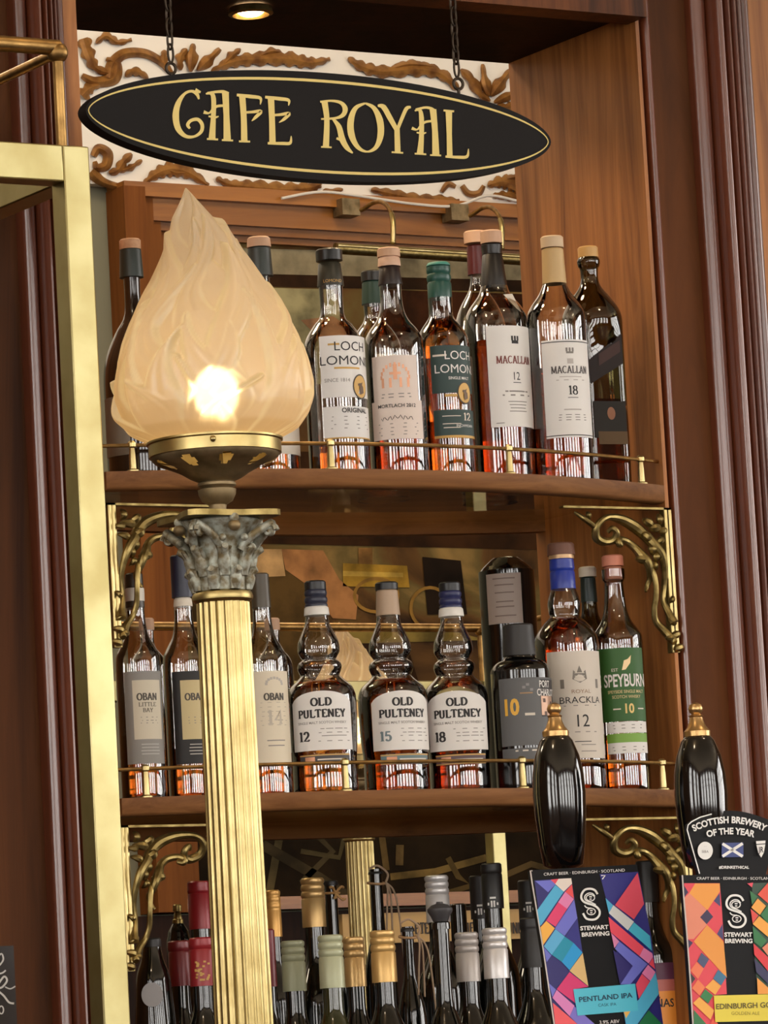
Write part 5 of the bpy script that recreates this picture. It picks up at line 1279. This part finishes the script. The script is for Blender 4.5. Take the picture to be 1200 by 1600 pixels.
def s_logo(line, ox, oy, k):
    def q(P): return [(ox + x * k, oy + y * k) for x, y in P]
    def sm(P): return [(v.x, v.y) for v in smooth_path([(a, b, 0) for a, b in P], 5)]
    line(q(sm([(60, -80), (38, -112), (0, -124), (-42, -116), (-68, -84), (-72, -48), (-54, -20), (-20, -4), (20, 8), (54, 26), (76, 56), (74, 92), (46, 122), (4, 128), (-34, 116), (-58, 76)])), 17 * k, W_)
    line(q(sm([(38, -62), (20, -84), (-12, -88), (-40, -70), (-44, -44), (-26, -24), (14, -10), (46, 6)])), 9 * k, W_)
    line(q(sm([(-46, 12), (-28, 30), (10, 34)])), 9 * k, W_)
    for cx, cy in ((2, -50), (8, 62)):
        line(q([(cx - 38, cy)] + arc(cx, cy, 34, 26, 180, 0, 10) + [(cx + 40, cy)] + arc(cx, cy, 34, 26, 0, -180, 10)), 8 * k, W_)
        line(q([(cx - 10, cy - 8), (cx + 12, cy - 8)]), 9 * k, W_); line(q([(cx - 8, cy + 10), (cx + 10, cy + 10)]), 9 * k, W_)
NV, PW, CY, PK, RD, MG = (38, 34, 106), (108, 112, 204), (76, 172, 212), (224, 128, 178), (228, 72, 92), (212, 48, 112)
polys1 = [
 ([(78, 238), (378, 220), (430, 545), (470, 825), (520, 1105), (400, 1125), (432, 1340), (640, 1480), (260, 1560), (240, 1409)], NV),
 ([(610, 186), (925, 168), (1030, 690), (1128, 1409), (1150, 1540), (840, 1560), (805, 1300), (780, 1090), (745, 800), (660, 380)], (42, 40, 122)),
 ([(85, 243), (225, 235), (250, 270), (190, 335)], PW), ([(210, 232), (275, 225), (248, 268)], RD), ([(275, 225), (378, 220), (385, 265), (318, 330), (248, 268)], (226, 214, 204)),
 ([(248, 275), (318, 330), (135, 600), (122, 610), (102, 480)], CY), ([(385, 270), (400, 385), (330, 330)], (232, 78, 80)), ([(330, 330), (400, 390), (345, 470), (272, 415)], PK),
 ([(272, 415), (345, 470), (250, 615), (175, 565)], (224, 62, 112)), ([(402, 395), (428, 545), (325, 690), (245, 630)], PW), ([(175, 568), (245, 628), (150, 765), (128, 620)], (242, 178, 72)),
 ([(425, 552), (470, 825), (335, 695)], (42, 42, 128)), ([(250, 635), (325, 695), (220, 845), (155, 775)], (88, 172, 216)), ([(325, 695), (398, 748), (302, 902), (222, 845)], (12, 142, 172)),
 ([(398, 748), (470, 825), (365, 970), (302, 902)], (24, 152, 216)), ([(155, 782), (217, 850), (178, 905)], PW), ([(472, 830), (518, 1100), (365, 975)], (216, 182, 122)),
 ([(365, 985), (518, 1105), (400, 1125), (415, 1240), (260, 1125)], MG), ([(195, 1075), (255, 1128), (225, 1190)], PW), ([(260, 1130), (405, 1260), (365, 1345), (225, 1195)], (216, 128, 190)),
 ([(405, 1265), (640, 1470), (500, 1480), (365, 1345)], (122, 112, 202)), ([(228, 1235), (500, 1470), (256, 1480)], (236, 88, 96)),
 ([(920, 175), (972, 430), (890, 555), (735, 440)], (216, 72, 92)), ([(658, 382), (720, 440), (685, 503)], CY), ([(722, 440), (890, 575), (840, 645), (685, 505)], (206, 206, 204)),
 ([(890, 580), (1020, 690), (1036, 812), (845, 645)], (66, 176, 206)), ([(682, 535), (970, 782), (935, 855), (700, 660)], (232, 76, 96)), ([(703, 665), (770, 735), (730, 790)], (216, 132, 176)),
 ([(970, 785), (1038, 832), (1045, 862), (1010, 915), (935, 855)], PK), ([(1045, 865), (1062, 962), (1013, 920)], RD), ([(770, 735), (1000, 920), (860, 1085), (780, 1085), (880, 935), (735, 795)], (106, 112, 202)),
 ([(720, 805), (880, 935), (775, 1082)], (40, 32, 106)), ([(1005, 925), (1065, 985), (1025, 1060), (955, 995)], PK), ([(955, 1000), (1020, 1062), (930, 1205), (905, 1085)], (226, 76, 102)),
 ([(1065, 990), (1085, 1080), (1092, 1165), (890, 1450), (835, 1470), (805, 1305), (930, 1210)], (78, 176, 214)), ([(1010, 1295), (1140, 1430), (1150, 1500), (900, 1500), (900, 1450)], (28, 116, 72)), ([(805, 1305), (865, 1298), (825, 1362)], (240, 186, 88)),
 ([(395, 1125), (900, 1080), (925, 1300), (430, 1340)], (80, 190, 214)),
]
def fn1(line, text, poly, brd):
    text('CRAFT BEER · EDINBURGH · SCOTLAND', 485, 170, 24, W_, sx=1.12, rot=-3, bold=0)
    s_logo(line, 533, 430, 1.0)
    text('STEWART', 567, 622, 34, W_, sx=1.1, rot=-3, bold=.03); text('BREWING', 577, 674, 34, W_, sx=1.1, rot=-3, bold=.03)
    text('PENTLAND IPA', 660, 1190, 42, col(22, 60, 88), sx=1.12, rot=-5, bold=.02); text('CASK IPA', 672, 1250, 26, col(40, 90, 120), rot=-4, bold=0)
    text('3.9% ABV', 690, 1390, 30, W_, rot=-4, bold=0); line([(622, 198), (655, 198), (632, 228)], 9, W_)
    line([(62, 160), (45, 158), (60, 260), (150, 800), (240, 1409), (262, 1560)], 11, col(196, 186, 180))
clip1 = clipmaker((820, 1330), .191667, (850, 1362), 36, 11, [(45, 155), (915, 108), (1128, 1409), (1152, 1545), (264, 1590), (240, 1409)], polys1, fn1)
pump('black hand pump with a blue and pink patterned clip', 866, 1110, None, 4.42, '', clip1)
OR, SA, GR = (236, 154, 56), (226, 134, 104), (38, 116, 62)
polys2 = [
 ([(128, 622), (376, 622), (390, 790), (405, 1030), (425, 1392), (336, 1400), (345, 1585), (420, 1640), (192, 1640), (150, 1000)], (224, 62, 78)),
 ([(600, 622), (960, 610), (960, 1390), (640, 1392), (610, 1040)], (40, 70, 52)),
 ([(205, 624), (376, 624), (376, 680), (290, 810), (165, 690)], OR), ([(130, 640), (157, 685), (132, 718)], (46, 26, 72)), ([(165, 690), (288, 810), (240, 860), (288, 910), (195, 1010), (152, 1010), (132, 722)], SA),
 ([(376, 690), (381, 785), (335, 745)], (58, 60, 108)), ([(288, 805), (330, 855), (285, 907), (240, 858)], (46, 30, 72)), ([(395, 905), (402, 1020), (357, 975)], (60, 60, 110)),
 ([(288, 912), (357, 980), (403, 1028), (425, 1280), (195, 1028)], (232, 150, 56)), ([(150, 1008), (190, 1035), (160, 1075)], (46, 26, 72)), ([(250, 1105), (302, 1150), (265, 1212), (220, 1165)], (66, 76, 112)),
 ([(215, 1168), (265, 1215), (225, 1288), (172, 1228)], (236, 116, 76)), ([(365, 1222), (423, 1272), (385, 1332), (330, 1285)], (52, 112, 146)), ([(330, 1290), (385, 1336), (345, 1397), (275, 1345)], (240, 166, 66)),
 ([(173, 1245), (206, 1285), (180, 1322)], (30, 24, 30)), ([(225, 1290), (275, 1345), (235, 1402), (183, 1352)], (236, 122, 72)), ([(275, 1358), (330, 1402), (295, 1458), (240, 1410)], (36, 122, 62)),
 ([(235, 1412), (338, 1505), (312, 1570), (190, 1455)], (240, 170, 66)), ([(195, 1500), (300, 1620), (195, 1640)], GR), ([(330, 1560), (400, 1640), (300, 1620)], (230, 80, 60)),
 ([(566, 624), (608, 618), (600, 652)], RD), ([(711, 618), (800, 610), (800, 700), (711, 762), (640, 700)], (226, 82, 62)), ([(585, 672), (637, 715), (600, 772)], (42, 112, 62)), ([(640, 728), (697, 780), (655, 842), (595, 790)], (240, 166, 66)),
 ([(590, 800), (645, 845), (605, 902)], (222, 72, 62)), ([(711, 775), (780, 840), (711, 905), (660, 842)], GR), ([(650, 850), (780, 960), (711, 995), (605, 905)], (240, 166, 62)), ([(605, 922), (702, 1020), (665, 1068), (614, 1030)], GR),
 ([(610, 1040), (780, 1200), (711, 1232), (616, 1118)], (216, 42, 52)), ([(711, 1035), (780, 1100), (711, 1125), (670, 1072)], SA), ([(616, 1148), (780, 1300), (711, 1322), (630, 1240)], (40, 36, 82)), ([(635, 1278), (760, 1390), (640, 1392)], OR),
 ([(335, 1402), (935, 1388), (945, 1572), (345, 1586)], (226, 206, 62)),
]
def fn2(line, text, poly, brd):
    # award board standing above the clip
    arcpts = [(238, 585), (150, 250), (156, 215), (180, 190)] + [(178 + 270 * t, 190 - 72 * math.sin(t * PI / 2)) for t in [i / 8 for i in range(1, 9)]] + [(448 + 290 * t, 190 - 72 * math.cos(t * PI / 2)) for t in [i / 8 for i in range(1, 9)]] + [(765, 215), (768, 260), (690, 585)]
    brd(arcpts, M['clipblack'], -6, .005)
    line([(236, 556), (150, 252), (156, 218), (182, 194), (240, 164), (320, 142)], 8, W_, up=-14)
    text('SCOTTISH BREWERY', 444, 180, 46, W_, sx=.9, bold=.035, arcr=560); text('OF THE YEAR', 452, 258, 45, W_, sx=.9, bold=.035, arcr=620)
    poly([(275 + 53 * math.cos(a), 396 + 62 * math.sin(a)) for a in [2 * PI * i / 28 for i in range(28)]], W_)
    text('SIBA', 275, 402, 18, GREY, bold=.01, up=3); text('· ·', 275, 366, 14, GREY, up=3)
    poly([(390, 342), (540, 340), (540, 440), (390, 442)], col(56, 70, 130))
    for P2 in ([(395, 348), (535, 436)], [(535, 346), (395, 436)]): line(P2, 20, W_, up=2.2)
    poly([(628, 330), (694, 326), (692, 346), (630, 350)], W_); poly([(630, 356), (692, 352), (682, 410), (664, 444), (644, 412)], W_); text('JR', 662, 388, 40, INK, sx=.7, up=3)
    text('#DRINKETHICAL', 475, 511, 20, W_, bold=.03)
    text('CRAFT BEER · EDINBURGH · SCOTLAND', 478, 588, 19, W_, sx=1.12, bold=0)
    s_logo(line, 487, 815, .88)
    text('STEWART', 505, 978, 30, W_, sx=1.05, bold=.035); text('BREWING', 508, 1022, 30, W_, sx=1.05, bold=.035)
    text('EDINBURGH GOLD', 575, 1470, 38, col(92, 80, 20), sx=1.0, rot=-2, bold=.02); text('GOLDEN ALE', 555, 1524, 24, col(150, 134, 40), bold=0)
    line([(116, 566), (125, 700), (150, 1000), (172, 1300), (190, 1600), (194, 1660)], 10, col(196, 186, 180))
clip2 = clipmaker((1040, 1240), .22504, (1070, 1372), 46, 4, [(115, 566), (905, 560), (960, 1660), (192, 1668)], polys2, fn2)
pump('black hand pump with an orange patterned clip and a black award board', 1087, 1110, None, 4.42, '', clip2)

# ------------------------------------------------------------------ etched glass sliver at the far left of the bar
def etched_panel():
    c = deep(0, 1560, 4.75); y = c.y
    p = lambda px, py, d=0: at(px, py, y - d)
    a, b = p(-60, 1500), p(24, 1540)
    m = MB(); m.box((a.x, y, COUNTER), (b.x, y + .006, p(10, 1478).z), col(40, 34, 32, .25))
    root = m.build('etched_glass_panel'); tag(root, 'dark glass panel with white etched scrolls at the lower left corner', 'glass panel')
    e = MB()
    for P, w in (([(-6, 1500), (2, 1490), (5, 1500), (-4, 1512)], 2.5), ([(-4, 1540), (6, 1526), (11, 1532), (4, 1542), (-4, 1546), (6, 1556), (14, 1566), (22, 1568)], 3), ([(-4, 1522), (4, 1520), (9, 1516)], 2.5), ([(8, 1542), (16, 1545), (24, 1541)], 2)):
        V, Fc = strip([(v.x, v.y) for v in smooth_path([(x, q, 0) for x, q in P], 5)], lambda i, j, k: w)
        e.add([p(x, q, .0006) for x, q in V], Fc, col(190, 186, 180, .6))
    V, Fc = strip(arc(2, 1578, 3.5, 6, 0, 360, 20), lambda i, j, k: 2); e.add([p(x, q, .0006) for x, q in V], Fc, col(190, 186, 180, .6))
    e.build('etched_lettering', root)
etched_panel()
